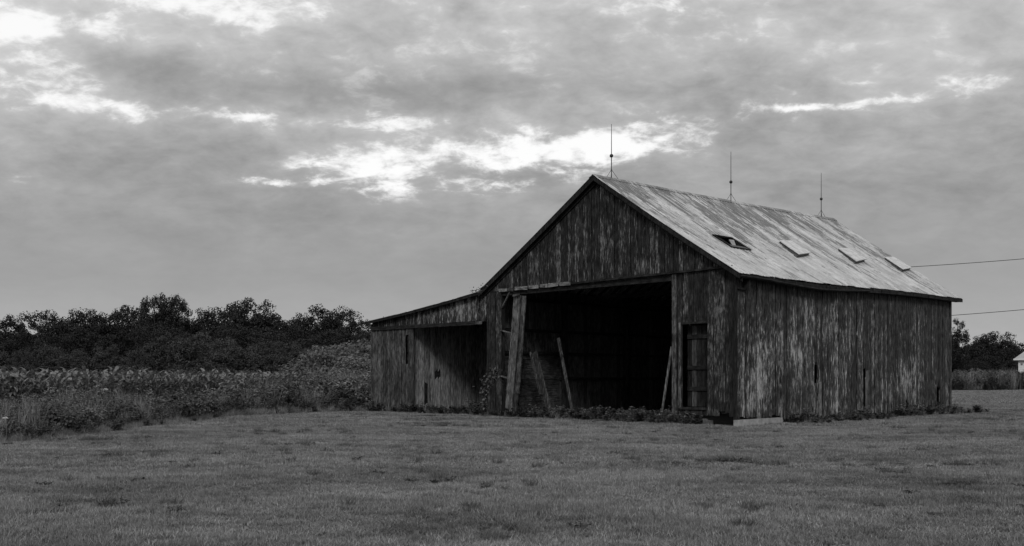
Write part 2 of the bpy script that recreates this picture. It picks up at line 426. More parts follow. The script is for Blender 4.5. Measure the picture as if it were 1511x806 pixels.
# ============================================================ GROUND
def ground():
    xs = np.concatenate([[-3000, -800, -300, -120], np.arange(-60, 61, 4), [120, 300, 800, 3000]])
    ys = np.concatenate([[-3000, -500, -100, -20], np.arange(0, 101, 4), [140, 200, 400, 1000, 5000]])
    v = [(x, y, 0.0) for y in ys for x in xs]; nx = len(xs)
    f = [(j * nx + i, j * nx + i + 1, (j + 1) * nx + i + 1, (j + 1) * nx + i) for j in range(len(ys) - 1) for i in range(nx - 1)]
    me = bpy.data.meshes.new('ground'); me.from_pydata(v, [], f)
    o = link('ground', me, M['lawn']); tag(o, kind='structure')
ground()

# lawn edge against the weeds on the left (plan coordinates)
EDGE = [(-40, 12), (P(0, 24)[0] - 6, 19.5), P(0, 24)[:2], P(130, 27.5)[:2], P(200, 31.6)[:2], P(250, 33.5)[:2], P(340, 41)[:2], P(440, 45)[:2], P(548, 48.3)[:2]]
def edge_y(x):        # lawn/weed border: y as a function of x
    xs = [e[0] for e in EDGE]; 
    return x
import bisect
def in_weeds(x, y):
    """signed distance-like: positive = inside the weed band side of the border"""
    best = 1e9; sgn = -1
    for (x0, y0), (x1, y1) in zip(EDGE[:-1], EDGE[1:]):
        dx_, dy_ = x1 - x0, y1 - y0; L2 = dx_ * dx_ + dy_ * dy_
        t = max(0, min(1, ((x - x0) * dx_ + (y - y0) * dy_) / L2))
        qx, qy = x0 + t * dx_, y0 + t * dy_; d = math.hypot(x - qx, y - qy)
        if d < best:
            best = d; sgn = 1 if dx_ * (y - y0) - dy_ * (x - x0) > 0 else -1
    return best * sgn

# ============================================================ BARN
AZ = math.radians(46.21); BX, BY = 7.571, 33.069
BW_, BL = 12.4, 17.8                # main width, length
barn = empty('barn', (BX, BY, 0), -AZ)
tag(barn, 'old weathered wooden barn with open front, lean-to on the left and pale metal roof', 'barn')
ca, sa = math.cos(AZ), math.sin(AZ)
def to_world(x, y): return (BX + x * ca + y * sa, BY - x * sa + y * ca)
def to_local(X, Y):
    X = X - BX; Y = Y - BY
    return (X * ca - Y * sa, X * sa + Y * ca)

def zr(y): return 9.405 + (9.826 - 9.405) * (y + .26) / 18.6 - .05 * math.sin(math.pi * min(max(y / 18, 0), 1))
def ze(y):
    s = max(0, min(1, y / 18)); return 5.161 + .161 * s - .03 * math.sin(math.pi * 2 * s)
XR = -BW_ / 2
def zel(y): return 5.369 + .12 * y / 18
def roof_r(y, t): return Vector((XR + (.307 - XR) * t, y, zr(y) + (ze(y) - zr(y)) * t - .05 * math.sin(math.pi * t)))
def roof_l(y, t): return Vector((XR + (-12.78 - XR) * t, y, zr(y) + (zel(y) - zr(y)) * t - .03 * math.sin(math.pi * t)))
def roof_n(y, t):
    return Vector((-12.78 + (-21.17 + 12.78) * t, y, zel(y) - .02 + (4.40 - 5.349) * t - .05 * math.sin(math.pi * t)))
def roof_z_at(x, y=0.0):           # height of the roof skin above local x
    if x > XR: return roof_r(y, (x - XR) / (.307 - XR)).z
    if x > -12.78: return roof_l(y, (x - XR) / (-12.78 - XR)).z
    return roof_n(y, (x + 12.78) / (-21.17 + 12.78)).z

JIT = lambda a: random.uniform(-a, a)
def wall(name, plane, c, u0, u1, bot, top, mat, w=.2, face=-1, th=.025, gap=.024, ragged=.04, seg=2, stuff=False, skip=None, off=.010, step=.008):
    """vertical boards one by one. plane 'F': wall in the x/z plane at y=c; 'S': in the y/z plane at x=c. face: outward sign"""
    u = u0; acc = MB() if stuff else None; k = 0
    while u < u1 - .02:
        ww = min(w * random.uniform(.72, 1.28), u1 - u)
        if u1 - (u + ww) < w * .4: ww = u1 - u
        a, b = u + gap / 2, u + ww - gap / 2
        segs = [(bot((a + b) / 2) + random.uniform(0, ragged), bot((a + b) / 2) + random.uniform(0, ragged), top(a), top(b))]
        if skip: segs = skip((a + b) / 2, segs[0])
        o = JIT(off) + (step if k % 2 else 0)
        for (b0, b1, t0, t1) in segs:
            mb = acc if stuff else MB()
            if plane == 'F':
                y = c + face * o; n = (0, face, 0); mb.board((a, y, b0), (b, y, b1), (b, y, t1), (a, y, t0), n, th, seg, .004)
            else:
                x = c + face * o; n = (face, 0, 0); mb.board((x, a, b0), (x, b, b1), (x, b, t1), (x, a, t0), n, th, seg, .004)
            if not stuff: mb.build(name, mat(u) if callable(mat) else mat, barn)
        u += ww; k += 1
    if stuff: o = acc.build(name, mat, barn); o['kind'] = 'stuff'

# --- gable
def gable_bottom(x): return 5.33 + .08 * (x + 11.6) / 9 if x < -2.6 else 5.40
wall('gable_board', 'F', 0, -12.5, -.02, lambda x: gable_bottom(x) - .02, lambda x: roof_z_at(x) - .09, M['gable'], .2, ragged=.035)
# --- right front panel with the man door
def skip_door(u, s):
    b0, b1, t0, t1 = s
    if -2.26 < u < -1.25: return [(b0, b1, .58, .58), (3.53, 3.53, t0, t1)]
    return [s]
def bot_front(x): return .28 if x < -1.03 else .38 + .10 * math.sin(x * 9)
wall('front_board', 'F', .045, -2.62, -.03, bot_front, lambda x: 5.36, M['front'], .2, skip=skip_door, ragged=.06, gap=.010)
# --- pilaster at the left of the opening
wall('pilaster_board', 'F', .0, -12.52, -11.6, lambda x: .02, lambda x: 5.30, M['front'], .3, ragged=.02, seg=3)
mb = MB(); mb.box(-12.5, -12.3, .06, .26, 0, 5.2); mb.build('corner_post', M['dark'], barn)
mb = MB(); mb.box(-11.80, -11.62, .06, .24, 0, 5.2); mb.build('corner_post', M['dark'], barn)
# --- lean-to
wall('leanto_board', 'F', 0.02, -20.9, -18.22, lambda x: .05, lambda x: 4.02, M['leanto'], .2, ragged=.05)
for (x0, x1, z0, z1, m_) in ((-18.2, -18.02, .1, 2.3, 'leanto'), (-18.2, -18.02, 3.66, 3.98, 'palewood'), (-17.98, -17.62, .08, 4.0, 'leanto')):
    mb = MB(); mb.board((x0, 0, z0), (x1, 0, z0 + .04), (x1, 0, z1), (x0, 0, z1), (0, -1, 0), .03, 2); mb.build('leanto_board', M[m_], barn)
wall('fascia_board', 'F', 0.0, -20.9, -12.54, lambda x: 4.08, lambda x: roof_z_at(x) - .07, M['leanto_fascia'], .2, ragged=.03, seg=1)
mb = MB(); mb.bar((-20.95, -.045, 4.06), (-12.9, -.045, 4.04), .035, .17, (0, 0, 1)); mb.build('leanto_header', M['dark_x'], barn)
mb = MB(); mb.bar((-13.15, -.07, 4.04), (-12.75, -.07, 4.03), .03, .13, (0, 0, 1)); mb.build('header_block', M['palewood_x'], barn)
mb = MB(); mb.box(-20.98, -20.9, -.03, .12, 0.02, 4.3); mb.build('corner_post', M['leanto'], barn)
# --- outer wall of the lean-to, seen from the inside
def skip_out(u, s):
    b0, b1, t0, t1 = s
    if .12 < u < .30: return [(b0, b1, .65, .6), (1.25, 1.3, t0, t1)]
    if 1.0 < u < 1.18: return [(b0, b1, .35, .45), (1.45, 1.35, t0, t1)]
    if 1.55 < u < 1.9: return [(b0, b1, 1.55, 1.7), (1.95, 2.1, t0, t1)]
    return [s]
LX = -17.95
wall('inside_wall_board', 'S', LX, .04, 9.0, lambda y: .05, lambda y: roof_z_at(LX, y) - .035, M['inner'], .17, 1, gap=.026, skip=skip_out, ragged=.08, off=.012, step=.012)
wall('inside_wall_rear_boards', 'S', LX, 9.0, BL, lambda y: .05, lambda y: roof_z_at(LX, y) - .035, M['inner'], .25, 1, stuff=True, seg=1)
mb = MB(); mb.box(LX - .16, LX - .03, .05, BL, .02, 3.9); mb.build('wall_backing', M['dark_y'], barn)
wall('outer_wall_boards', 'S', -20.9, .05, BL, lambda y: .05, lambda y: roof_z_at(-20.9, y) - .035, M['leanto'], .22, -1, stuff=True, seg=1)
# --- partition between barn and lean-to
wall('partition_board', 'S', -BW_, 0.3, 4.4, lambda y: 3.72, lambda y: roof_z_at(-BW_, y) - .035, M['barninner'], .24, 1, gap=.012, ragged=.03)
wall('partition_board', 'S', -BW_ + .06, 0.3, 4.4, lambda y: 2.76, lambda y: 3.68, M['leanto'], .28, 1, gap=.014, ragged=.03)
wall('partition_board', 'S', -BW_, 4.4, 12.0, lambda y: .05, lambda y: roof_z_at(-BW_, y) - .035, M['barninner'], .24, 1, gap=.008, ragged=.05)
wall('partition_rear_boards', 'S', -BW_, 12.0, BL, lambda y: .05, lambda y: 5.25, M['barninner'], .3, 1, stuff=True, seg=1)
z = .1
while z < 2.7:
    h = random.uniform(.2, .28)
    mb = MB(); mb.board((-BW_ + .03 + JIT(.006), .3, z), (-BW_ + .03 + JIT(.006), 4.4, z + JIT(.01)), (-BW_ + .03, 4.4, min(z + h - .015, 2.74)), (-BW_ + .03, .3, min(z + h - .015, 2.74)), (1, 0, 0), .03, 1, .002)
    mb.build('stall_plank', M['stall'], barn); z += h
for zz_ in (2.75, 3.75, 5.1):
    mb = MB(); mb.box(-BW_ + .03, -BW_ + .15, .3, BL, zz_ - .06, zz_ + .07); mb.build('girt', M['dark_y'], barn)
mb = MB(); mb.box(-BW_ + .03, -BW_ + .13, 4.4, BL, 1.55, 1.67); mb.build('girt', M['dark_y'], barn)
for zz_ in (1.35, 2.9):
    mb = MB(); mb.box(-20.86, -20.76, .3, BL, zz_ - .05, zz_ + .06); mb.build('girt', M['dark_y'], barn)
for yy in (4.4, 8.9, 13.3):
    for xx in (-BW_ + .16, -.25):
        mb = MB(); mb.box(xx, xx + .2, yy, yy + .2, 0, 5.1); mb.build('inside_post', M['dark'], barn)
    mb = MB(); mb.box(-BW_ + .16, -.05, yy, yy + .2, 5.1, 5.3); mb.build('tie_beam', M['dark_x'], barn)
mb = MB(); mb.box(-BW_ + .1, -.05, .06, .3, 5.12, 5.36); mb.build('header_beam', M['dark_x'], barn)
# --- side wall facing right
def skip_side(u, s):
    b0, b1, t0, t1 = s
    if 5.28 < u < 5.50: return [(b0, b1, 1.45, 1.42), (2.22, 2.25, t0, t1)]
    if 9.08 < u < 9.28: return [(2.0, 2.05, t0, t1)]
    if 16.2 < u < 16.45: return [(1.3, 1.2, t0, t1)]
    if 13.0 < u < 13.2: return [(.75, .5, t0, t1)]
    return [s]
def bot_side(y): return (.20 if y < 2.9 else .12) + .05 * math.sin(y * 3.1)
wall('side_board', 'S', 0, .02, BL, bot_side, lambda y: ze(y) - .02, M['side'], .19, 1, gap=.028, skip=skip_side, ragged=.10, seg=3, step=.010)
for (y0, z0, z1) in ((5.58, .12, 1.5), (9.36, .35, 1.95)):
    mb = MB(); mb.board((.045, y0 - .1, z0), (.045, y0 + .12, z0 + .04), (.045, y0 + .11, z1), (.045, y0 - .08, z1 - .05), (1, 0, 0), .02, 2); o = mb.build('patch_board', M['palewood'], barn)
mb = MB(); mb.box(-.62, -.30, .09, .11, .4, 5.3); mb.build('sky_leak_blocker', M['dark'], barn)  # unseen dark strip, added to block sky light through the board gaps
mb = MB(); mb.box(-.06, .05, -.05, .03, .10, 5.2); mb.build('corner_trim', M['dark'], barn)
for zz_ in (.5, 2.2, 3.9):
    mb = MB(); mb.box(-.13, -.03, .3, BL, zz_ - .06, zz_ + .06); mb.build('girt', M['dark_y'], barn)
# --- rear wall (seen only through gaps)
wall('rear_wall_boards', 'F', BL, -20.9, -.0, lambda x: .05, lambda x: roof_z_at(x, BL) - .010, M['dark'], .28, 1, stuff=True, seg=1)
# --- man door set back in its opening
for i in range(5):
    x0 = -2.24 + i * .197
    mb = MB(); mb.board((x0, .36, .62), (x0 + .182, .36, .62), (x0 + .182, .36, 3.50 if i < 4 else 3.42), (x0, .36, 3.50), (0, -1, 0), .025, 1)
    mb.build('door_plank', M['barninner'] if i == 1 else M['dark'], barn)
for zz_ in (1.25, 2.0, 3.1):
    mb = MB(); mb.box(-2.22, -1.3, .305, .332, zz_ - .07, zz_ + .07); mb.build('door_batten', M['dark_x'], barn)
mb = MB(); mb.box(-2.36, -2.27, -.02, .02, .56, 3.6); mb.build('door_jamb', M['leanto'], barn)
mb = MB(); mb.box(-2.36, -1.2, -.012, .018, 3.535, 3.60); mb.build('door_lintel', M['dark_x'], barn)
mb = MB(); mb.box(-2.30, -1.22, -.03, .2, .52, .60); mb.build('door_sill', M['front'], barn)
mb = MB(); mb.box(-2.66, -2.48, -.01, .022, .2, 5.34); mb.build('opening_jamb', M['leanto'], barn)
# --- broken pale batten and trim under the gable
xx = -11.7
while xx < -7.6:
    L_ = random.uniform(.3, .75)
    z_ = gable_bottom(xx) - .035
    if random.random() < .85:
        mb = MB(); mb.board((xx, -.05, z_ - .02 + JIT(.02)), (xx + L_, -.05, z_ - .02 + JIT(.02)), (xx + L_, -.05, z_ + .12), (xx, -.05, z_ + .12 + JIT(.02)), (0, -1, 0), .02, 1); mb.build('broken_batten', M['palewood_x'], barn)
    xx += L_ + random.uniform(.02, .10)
mb = MB(); mb.bar((-7.5, -.05, gable_bottom(-7.5) - .01), (-.1, -.05, gable_bottom(-.1) + .02), .03, .07); mb.build('gable_batten', M['dark_x'], barn)
mb = MB(); mb.board((-10.98, -.045, 5.34), (-10.82, -.045, 5.34), (-10.84, -.045, 5.92), (-10.95, -.045, 5.80), (0, -1, 0), .02, 1); mb.build('patch_board', M['palewood'], barn)
# --- foundation
mb = MB(); mb.hexa([(-.02, -.12, -.2), (.22, -.12, -.2), (.22, 2.75, -.2), (-.02, 2.75, -.2), (-.02, -.10, .21), (.16, -.10, .21), (.16, 2.72, .22), (-.02, 2.72, .22)]); mb.build('concrete_footing', M['concrete'], barn)
for k in range(8):
    x0 = -2.75 + k * .22
    mb = MB(); w_ = random.uniform(.17, .21); h_ = random.uniform(.16, .26)
    mb.hexa([(x0, -.05 + JIT(.03), -.1), (x0 + w_, -.06 + JIT(.03), -.1), (x0 + w_, .2, -.1), (x0, .2, -.1), (x0 + .02, -.03 + JIT(.02), h_), (x0 + w_ - .02, -.03, h_ + JIT(.02)), (x0 + w_ - .01, .18, h_), (x0 + .02, .18, h_)])
    mb.build('foundation_stone', M['stone'], barn)
mb = MB(); mb.box(-20.8, -.1, .2, BL - .1, -.05, .02); o = mb.build('dirt_floor', M['soil'], barn)
# --- roof panels: one sheet each, with raised ribs
def panel(fn, y0, y1, t0=0.0, t1=1.0, tseg=6, rib=.022, nr=3, lift=0.0, up=1):
    mb = MB(); prof = []
    w_ = y1 - y0
    for r_ in range(nr):
        c_ = y0 + w_ * (r_ + .5) / nr if nr > 1 else y0
        c_ = y0 + w_ * r_ / nr + .02
        prof += [(c_ - .018, 0), (c_ - .006, rib), (c_ + .010, rib), (c_ + .022, 0)]
    prof = [(y0 - .01, 0)] + [p for p in prof if y0 - .01 < p[0] < y1] + [(y1 + .012, 0)]
    jit_t = JIT(.006)
    for layer in (0, 1):
        for i in range(tseg + 1):
            t = t0 + (t1 + (jit_t if t1 == 1 else 0) - t0) * i / tseg
            for (y_, h) in prof:
                p = fn(y_, t); mb.v.append((p.x, p.y, p.z + h + lift - .008 * layer))
    n = len(prof); L0 = (tseg + 1) * n
    for i in range(tseg):
        for j in range(n - 1):
            a = i * n + j
            mb.f.append((a, a + 1, a + n + 1, a + n)); a += L0; mb.f.append((a, a + n, a + n + 1, a + 1))
    for j in range(n - 1):
        for r0 in (0, tseg * n): mb.f.append((r0 + j, r0 + j + 1, L0 + r0 + j + 1, L0 + r0 + j))
    return mb
PW = .62
np_ = 30
for k in range(np_):
    y0 = -.26 + k * PW; y1 = y0 + PW
    lift = .004 * (k % 2)
    if k in (4, 5):
        panel(roof_r, y0, y1, 0, .575, 4, lift=lift).build('roof_panel', M['roof'], barn)
        panel(roof_r, y0, y1, .70, 1, 3, lift=lift).build('roof_panel', M['roof'], barn)
    else: panel(roof_r, y0, y1, lift=lift).build('roof_panel', M['roof'], barn)
acc = MB()
for k in range(15): 
    q = panel(roof_l, -.26 + k * PW * 2, -.26 + (k + 1) * PW * 2, nr=6, lift=.004 * (k % 2)); q.build('roof_panel', M['roof'], barn)
    q = panel(roof_n, -.26 + k * PW * 2, -.26 + (k + 1) * PW * 2, t0=-.03, nr=6, lift=.004 * (k % 2)); q.build('leanto_roof_panel', M['roof'], barn)
YB = -.26 + np_ * PW
# ridge cap in short lapped pieces
for k in range(8):
    y0 = -.28 + k * 2.33; y1 = y0 + 2.36; mb = MB(); h = .035 + .006 * (k % 2)
    for s_, fn in ((1, roof_r), (-1, roof_l)):
        a, b = fn(y0, .0), fn(y1, .0); c, d = fn(y0, .03), fn(y1, .03)
        mb.hexa([(a.x, y0, a.z + h - .02), (c.x, y0, c.z + h - .02), (d.x, y1, d.z + h - .02), (b.x, y1, b.z + h - .02), (a.x, y0, a.z + h), (c.x, y0, c.z + h), (d.x, y1, d.z + h), (b.x, y1, b.z + h)])
    mb.build('ridge_cap', M['roof'], barn)
# rake boards, soffits and rafters
def slope_bar(name, fn, y0, y1, top, h, t0=0.0, t1=1.0, mat='dark', n=5, par=barn):
    mb = MB()
    for i in range(n):
        a, b = fn(y0, t0 + (t1 - t0) * i / n), fn(y0, t0 + (t1 - t0) * (i + 1) / n)
        c, d = fn(y1, t0 + (t1 - t0) * i / n), fn(y1, t0 + (t1 - t0) * (i + 1) / n)
        mb.hexa([(a.x, y0, a.z - top - h), (b.x, y0, b.z - top - h), (d.x, y1, d.z - top - h), (c.x, y1, c.z - top - h),
                 (a.x, y0, a.z - top), (b.x, y0, b.z - top), (d.x, y1, d.z - top), (c.x, y1, c.z - top)])
    return mb.build(name, M[mat], par)
slope_bar('rake_board', roof_r, -.25, -.215, .012, .19)
slope_bar('rake_board', roof_l, -.25, -.215, .012, .21)
slope_bar('rake_board', roof_n, -.25, -.215, .012, .11, mat='dark')
slope_bar('soffit', roof_r, -.21, -.03, .03, .02); slope_bar('soffit', roof_l, -.21, -.03, .03, .02); slope_bar('soffit', roof_n, -.21, -.03, .03, .02)
slope_bar('frieze_board', roof_r, -.075, -.04, .055, .24, mat='dark'); slope_bar('frieze_board', roof_l, -.075, -.04, .055, .26, mat='dark')
slope_bar('rake_board', roof_r, BL + .45, BL + .49, .012, .15); slope_bar('rake_board', roof_l, BL + .45, BL + .49, .012, .15)
for k in range(24):
    y = .35 + k * .75
    if abs(y - 2.6) < .3: y = 2.6
    slope_bar('rafter', roof_r, y, y + .05, .03, .13, mat='dark', n=2); slope_bar('rafter', roof_l, y, y + .05, .03, .13, mat='dark', n=2)
    slope_bar('leanto_rafter', roof_n, y, y + .05, .03, .12, mat='dark', n=2)
# eave fascia and gutter on the right: sagging in the nearer half
def sag(y): return .13 * math.exp(-((y - 5.2) / 3.0) ** 2)
ys_ = [-.2 + i * (BL + .62) / 24 for i in range(25)]
for s0, s1 in ((0, 8), (8, 12), (12, 18), (18, 24)):
    mb = MB()
    for i in range(s0, s1):
        a, b = ys_[i], ys_[i + 1]; za, zb = ze(a), ze(b); sa_, sb_ = sag(a), sag(b)
        mb.hexa([(.25, a, za - .16 - sa_), (.29, a, za - .16 - sa_), (.29, b, zb - .16 - sb_), (.25, b, zb - .16 - sb_), (.25, a, za - .02 - sa_ * .3), (.29, a, za - .02 - sa_ * .3), (.29, b, zb - .02 - sb_ * .3), (.25, b, zb - .02 - sb_ * .3)])
    mb.build('eave_fascia', M['dark_y'], barn)
mb = MB(); mb.tube([(.345, y, ze(y) - .10 - sag(y) * 1.1) for y in ys_[:13]], .035, 6); mb.build('gutter', M['dark_y'], barn)
mb = MB(); a_, b_ = ze(0) - .15, ze(BL) - .15; mb.hexa([(.03, -.15, a_), (.25, -.15, a_), (.25, BL + .4, b_), (.03, BL + .4, b_), (.03, -.15, a_ + .02), (.25, -.15, a_ + .02), (.25, BL + .4, b_ + .02), (.03, BL + .4, b_ + .02)]); mb.build('soffit', M['dark_y'], barn)
mb = MB(); mb.box(.03, .24, .42, .52, 4.62, 5.0); mb.build('bracket', M['front'], barn)
mb = MB(); mb.bar((.06, .0, 4.68), (.06, .45, 4.66), .05, .06); mb.build('bracket', M['dark_y'], barn)
# hatches on the roof
RN = Vector(((9.4 - 5.16), 0, 6.5)).normalized()
def onroof(x, y, h=0.0):
    p = roof_r(y, (x - XR) / (.307 - XR)); return p + RN * (h + .02)
HT = [[(-2.75, 7.25), (-2.98, 8.65), (-1.90, 8.25), (-1.52, 6.60)], [(-2.85, 12.35), (-3.05, 13.8), (-2.05, 13.4), (-1.62, 11.6)], [(-2.68, 16.5), (-2.86, 17.95), (-1.86, 17.6), (-1.48, 15.8)]]
for q in HT:
    e = empty('roof_hatch', (0, 0, 0), 0, barn)
    mb = MB(); lo = [onroof(x, y, -.01) for x, y in q]; hi = [onroof(*q[0], .05), onroof(*q[1], .04), onroof(*q[2], .11), onroof(*q[3], .14)]
    c = sum(lo, Vector()) / 4
    mb.hexa([c + (p - c) * .93 for p in lo] + [c + (p - c) * .93 for p in hi]); mb.build('curb', M['stone'], e)
    mb = MB(); c2 = sum(hi, Vector()) / 4
    mb.hexa([p + RN * JIT(.02) for p in hi] + [p + RN * (.03 + JIT(.015)) for p in hi]); mb.build('sheet', M['hatch'], e)
e = empty('broken_skylight', (0, 0, 0), 0, barn)
def ob(x, y, h): return onroof(x, y, h)
for (a, b) in (((-2.46, 2.20), (-2.46, 3.48)), ((-1.64, 2.20), (-1.64, 3.48)), ((-2.46, 2.22), (-1.64, 2.22)), ((-2.46, 3.46), (-1.64, 3.46))):
    mb = MB(); mb.bar(ob(*a, .01), ob(*b, .01), .05, .05, RN); mb.build('frame', M['dark_y'], e)
mb = MB(); q = [ob(-1.95, 2.35, -.05), ob(-1.68, 2.30, .0), ob(-1.68, 3.42, .02), ob(-1.90, 3.30, -.03)]; mb.hexa(q + [p + RN * .012 for p in q]); mb.build('sheet', M['stone'], e)
mb = MB(); q = [ob(-2.40, 3.20, -.05), ob(-1.95, 2.85, -.10), ob(-1.9, 2.98, -.08), ob(-2.35, 3.44, -.02)]; mb.hexa(q + [p + RN * .012 for p in q]); mb.build('sheet', M['concrete'], e)
# lightning rods with glass balls and wire tripods
for (y, top, ballz) in ((.83, 2.1, .86), (9.05, 2.2, .84), (17.1, 2.2, .88)):
    z0 = zr(y) + .02; e = empty('lightning_rod', (XR, y, z0), 0, barn)
    mb = MB(); mb.tube([(0, 0, 0), (0, 0, ballz), (0, 0, ballz + .1), (0, 0, top - .3), (0, 0, top)], [.018, .018, .015, .012, .009], 6); mb.build('rod', M['rodmetal'], e)
    mb = MB(); mb.ball((0, 0, ballz), .075); mb.build('ball', M['ballglass'], e, True)
    mb = MB(); mb.tube([(0, 0, .28), (0, 0, .33)], [.025, .025], 6); mb.build('collar', M['rodmetal'], e)
    for (lx, ly) in ((.0, .42), (.16, -.22), (-.16, -.22)):
        mb = MB(); dz_ = -.10 if lx else 0.0
        mb.tube([(0, 0, .32), (lx, ly, dz_)], .009, 5); mb.build('leg', M['rodmetal'], e)

# --- loose timbers in the openings (each its own thing, standing in the barn)
def W3(x, y, z): a = to_world(x, y); return Vector((a[0], a[1], z))
def plank_thing(name, a, b, w, t, mat, label, cat, group=None, up=(0, 0, 1)):
    A, B = W3(*a), W3(*b); o_ = A.copy(); mb = MB()
    d = (B - A).normalized(); mb.bar(Vector((0, 0, 0)), B - A, w, t, up)
    o = mb.build(name, M[mat]); o.location = o_; tag(o, label, cat, group); return o
fr = (-sa * -1, 0, 0)
facing = Vector((-sa, -ca, 0))           # outward normal of the front wall, in world axes
e = empty('propped_post', W3(-11.0, .0, 0)); tag(e, 'tall pale double post leaning beside the left edge of the barn opening', 'post')
def pp(a, b, w, t, nm, m_):
    o = W3(-11.0, .0, 0); mb = MB(); mb.bar(W3(*a) - o, W3(*b) - o, w, t, facing); return mb.build(nm, M[m_], e)
pp((-11.05, -.12, 0), (-10.62, .02, 5.08), .40, .06, 'front_plank', 'palewood')
pp((-10.72, .10, 1.0), (-10.33, .12, 5.05), .22, .06, 'rear_plank', 'leanto')
pp((-10.90, .10, .0), (-10.62, .12, 2.2), .20, .05, 'rear_plank', 'leanto')
mb = MB(); mb.bar(W3(-10.78, -.10, 5.06) - W3(-11, 0, 0), W3(-10.42, -.10, 5.10) - W3(-11, 0, 0), .08, .08, facing); mb.build('cap', M['palewood'], e)
for (a, b) in (((-11.62, .0, 3.66), (-10.95, .0, 3.52)), ((-11.62, .0, 1.72), (-11.0, .0, 1.60)), ((-11.6, .05, 4.62), (-11.12, .05, 5.25))):
    pp(a, b, .05, .07, 'rung', 'palewood')
plank_thing('plank', (-11.3, .5, .9), (-11.45, .6, 1.7), .14, .04, 'leanto', 'short grey board leaning in the gap behind the propped post', 'plank', up=facing)
plank_thing('plank', (-9.85, 1.2, .05), (-10.95, 1.35, 2.75), .26, .05, 'leanto', 'wide grey plank leaning against the stall inside the open barn', 'plank', 'planks leaning in the barn opening', facing)
plank_thing('plank', (-10.25, 1.0, .95), (-10.95, 1.1, 2.75), .10, .05, 'leanto', 'thin short strip just left of the wide leaning plank inside the barn', 'plank', 'planks leaning in the barn opening', facing)
plank_thing('plank', (-8.38, 1.0, .10), (-9.5, 1.3, 3.30), .13, .05, 'leanto', 'narrow grey plank leaning at the middle left of the open barn', 'plank', 'planks leaning in the barn opening', facing)
plank_thing('pole', (-3.2, .05, .1), (-2.66, -.02, 2.75), .07, .05, 'palewood', 'thin pale pole leaning on the right jamb of the barn opening', 'pole', up=facing)
# ============================================================ PLANTS
def herb_mesh(name, mat, h, stems, leaves, ll, lw, spread, droop=.25, top=0.5):
    """leafy weed: several stems with leaves all the way up"""
    V = []
    for s_ in range(stems):
        a = rng.uniform(0, 2 * np.pi); b0 = np.array([rng.normal(0, spread * .3), rng.normal(0, spread * .3), 0])
        hh = h * rng.uniform(.6, 1.05); lean = np.array([np.cos(a), np.sin(a), 0]) * spread * rng.uniform(.3, 1)
        n = leaves; t = rng.uniform(.12, 1, n) ** .8
        base = b0 + lean * (t ** 1.5)[:, None] + np.array([0, 0, 1.0]) * (hh * t)[:, None]
        ph = rng.uniform(0, 2 * np.pi, n); up = rng.uniform(-.1, .9, n)
        d = unit(np.stack([np.cos(ph), np.sin(ph), up], 1)); side = unit(np.stack([-np.sin(ph), np.cos(ph), rng.normal(0, .35, n)], 1))
        V.append(leaf_quads(base, d, side, ll * rng.uniform(.5, 1.15, n) * (1.15 - top * t), lw * rng.uniform(.6, 1.2, n), droop))
        ks = np.linspace(0, 1, 5); pts = b0 + lean * (ks ** 1.5)[:, None] + np.array([0, 0, 1.0]) * (hh * ks)[:, None]
        for i in range(4):
            w = np.array([.006, 0, 0]); V.append(np.array([[pts[i] - w, pts[i] + w, pts[i + 1] + w, pts[i + 1] - w]]))
            w = np.array([0, .006, 0]); V.append(np.array([[pts[i] - w, pts[i] + w, pts[i + 1] + w, pts[i + 1] - w]]))
    return quads_mesh(name, np.concatenate(V), mat)
def blades_mesh(name, mat, n, size, h, w, lean=.35, hv=.4, clump=0):
    base = np.stack([rng.uniform(-size / 2, size / 2, n), rng.uniform(-size / 2, size / 2, n), np.zeros(n)], 1)
    if clump:
        c = rng.uniform(-size / 2, size / 2, (clump, 2)); k = rng.integers(0, clump, n)
        m = rng.random(n) < .6; base[m, :2] = c[k][m] + rng.normal(0, size * .05, (m.sum(), 2))
    a = rng.uniform(0, 2 * np.pi, n); l = np.abs(rng.normal(0, lean, n))
    d = unit(np.stack([np.cos(a) * l, np.sin(a) * l, np.ones(n)], 1))
    b = rng.uniform(0, 2 * np.pi, n); side = np.stack([np.cos(b), np.sin(b), np.zeros(n)], 1)
    L = h * (1 + rng.uniform(-hv, hv, n)); Wd = w * rng.uniform(.6, 1.4, n)
    Q = leaf_quads(base, d, side, L, Wd, 0, .35)
    Q[:, 2, :2] += np.stack([np.cos(a), np.sin(a)], 1) * (L * l * .6)[:, None]
    return quads_mesh(name, Q, mat)

# ---- lawn
lawn_src = source_collection('lawn_patch', [blades_mesh('lawn_patch', M['blade'], 1100, .62, .055, .0075, .5, .5, 8) for _ in range(5)])
def grid_pts(step, cond, x0, x1, y0, y1):
    X, Y = np.meshgrid(np.arange(x0, x1, step), np.arange(y0, y1, step)); X = X.ravel() + rng.uniform(-.35, .35, X.size) * step; Y = Y.ravel() + rng.uniform(-.35, .35, Y.size) * step
    k = cond(X, Y); return X[k], Y[k]
def in_barn(X, Y, m=0.05):
    lx, ly = to_local(X, Y); return (lx > -20.9 + m) & (lx < m) & (ly > -m) & (ly < BL)
weeds_v = np.vectorize(in_weeds)
def lawn_ok(X, Y, lo, hi, wide=.66): return (Y >= lo) & (Y < hi) & (np.abs(X) < Y * wide + 2.5) & ~in_barn(X, Y, .38) & (weeds_v(X, Y) < .4)
def lump(X, Y):   # gentle unevenness of growth, in plan
    return .5 + .25 * np.sin(X * .9 + 1.3 * np.sin(Y * .6)) + .25 * np.sin(Y * 1.7 + 1.1 * np.sin(X * .8))
pts = []; scl = []
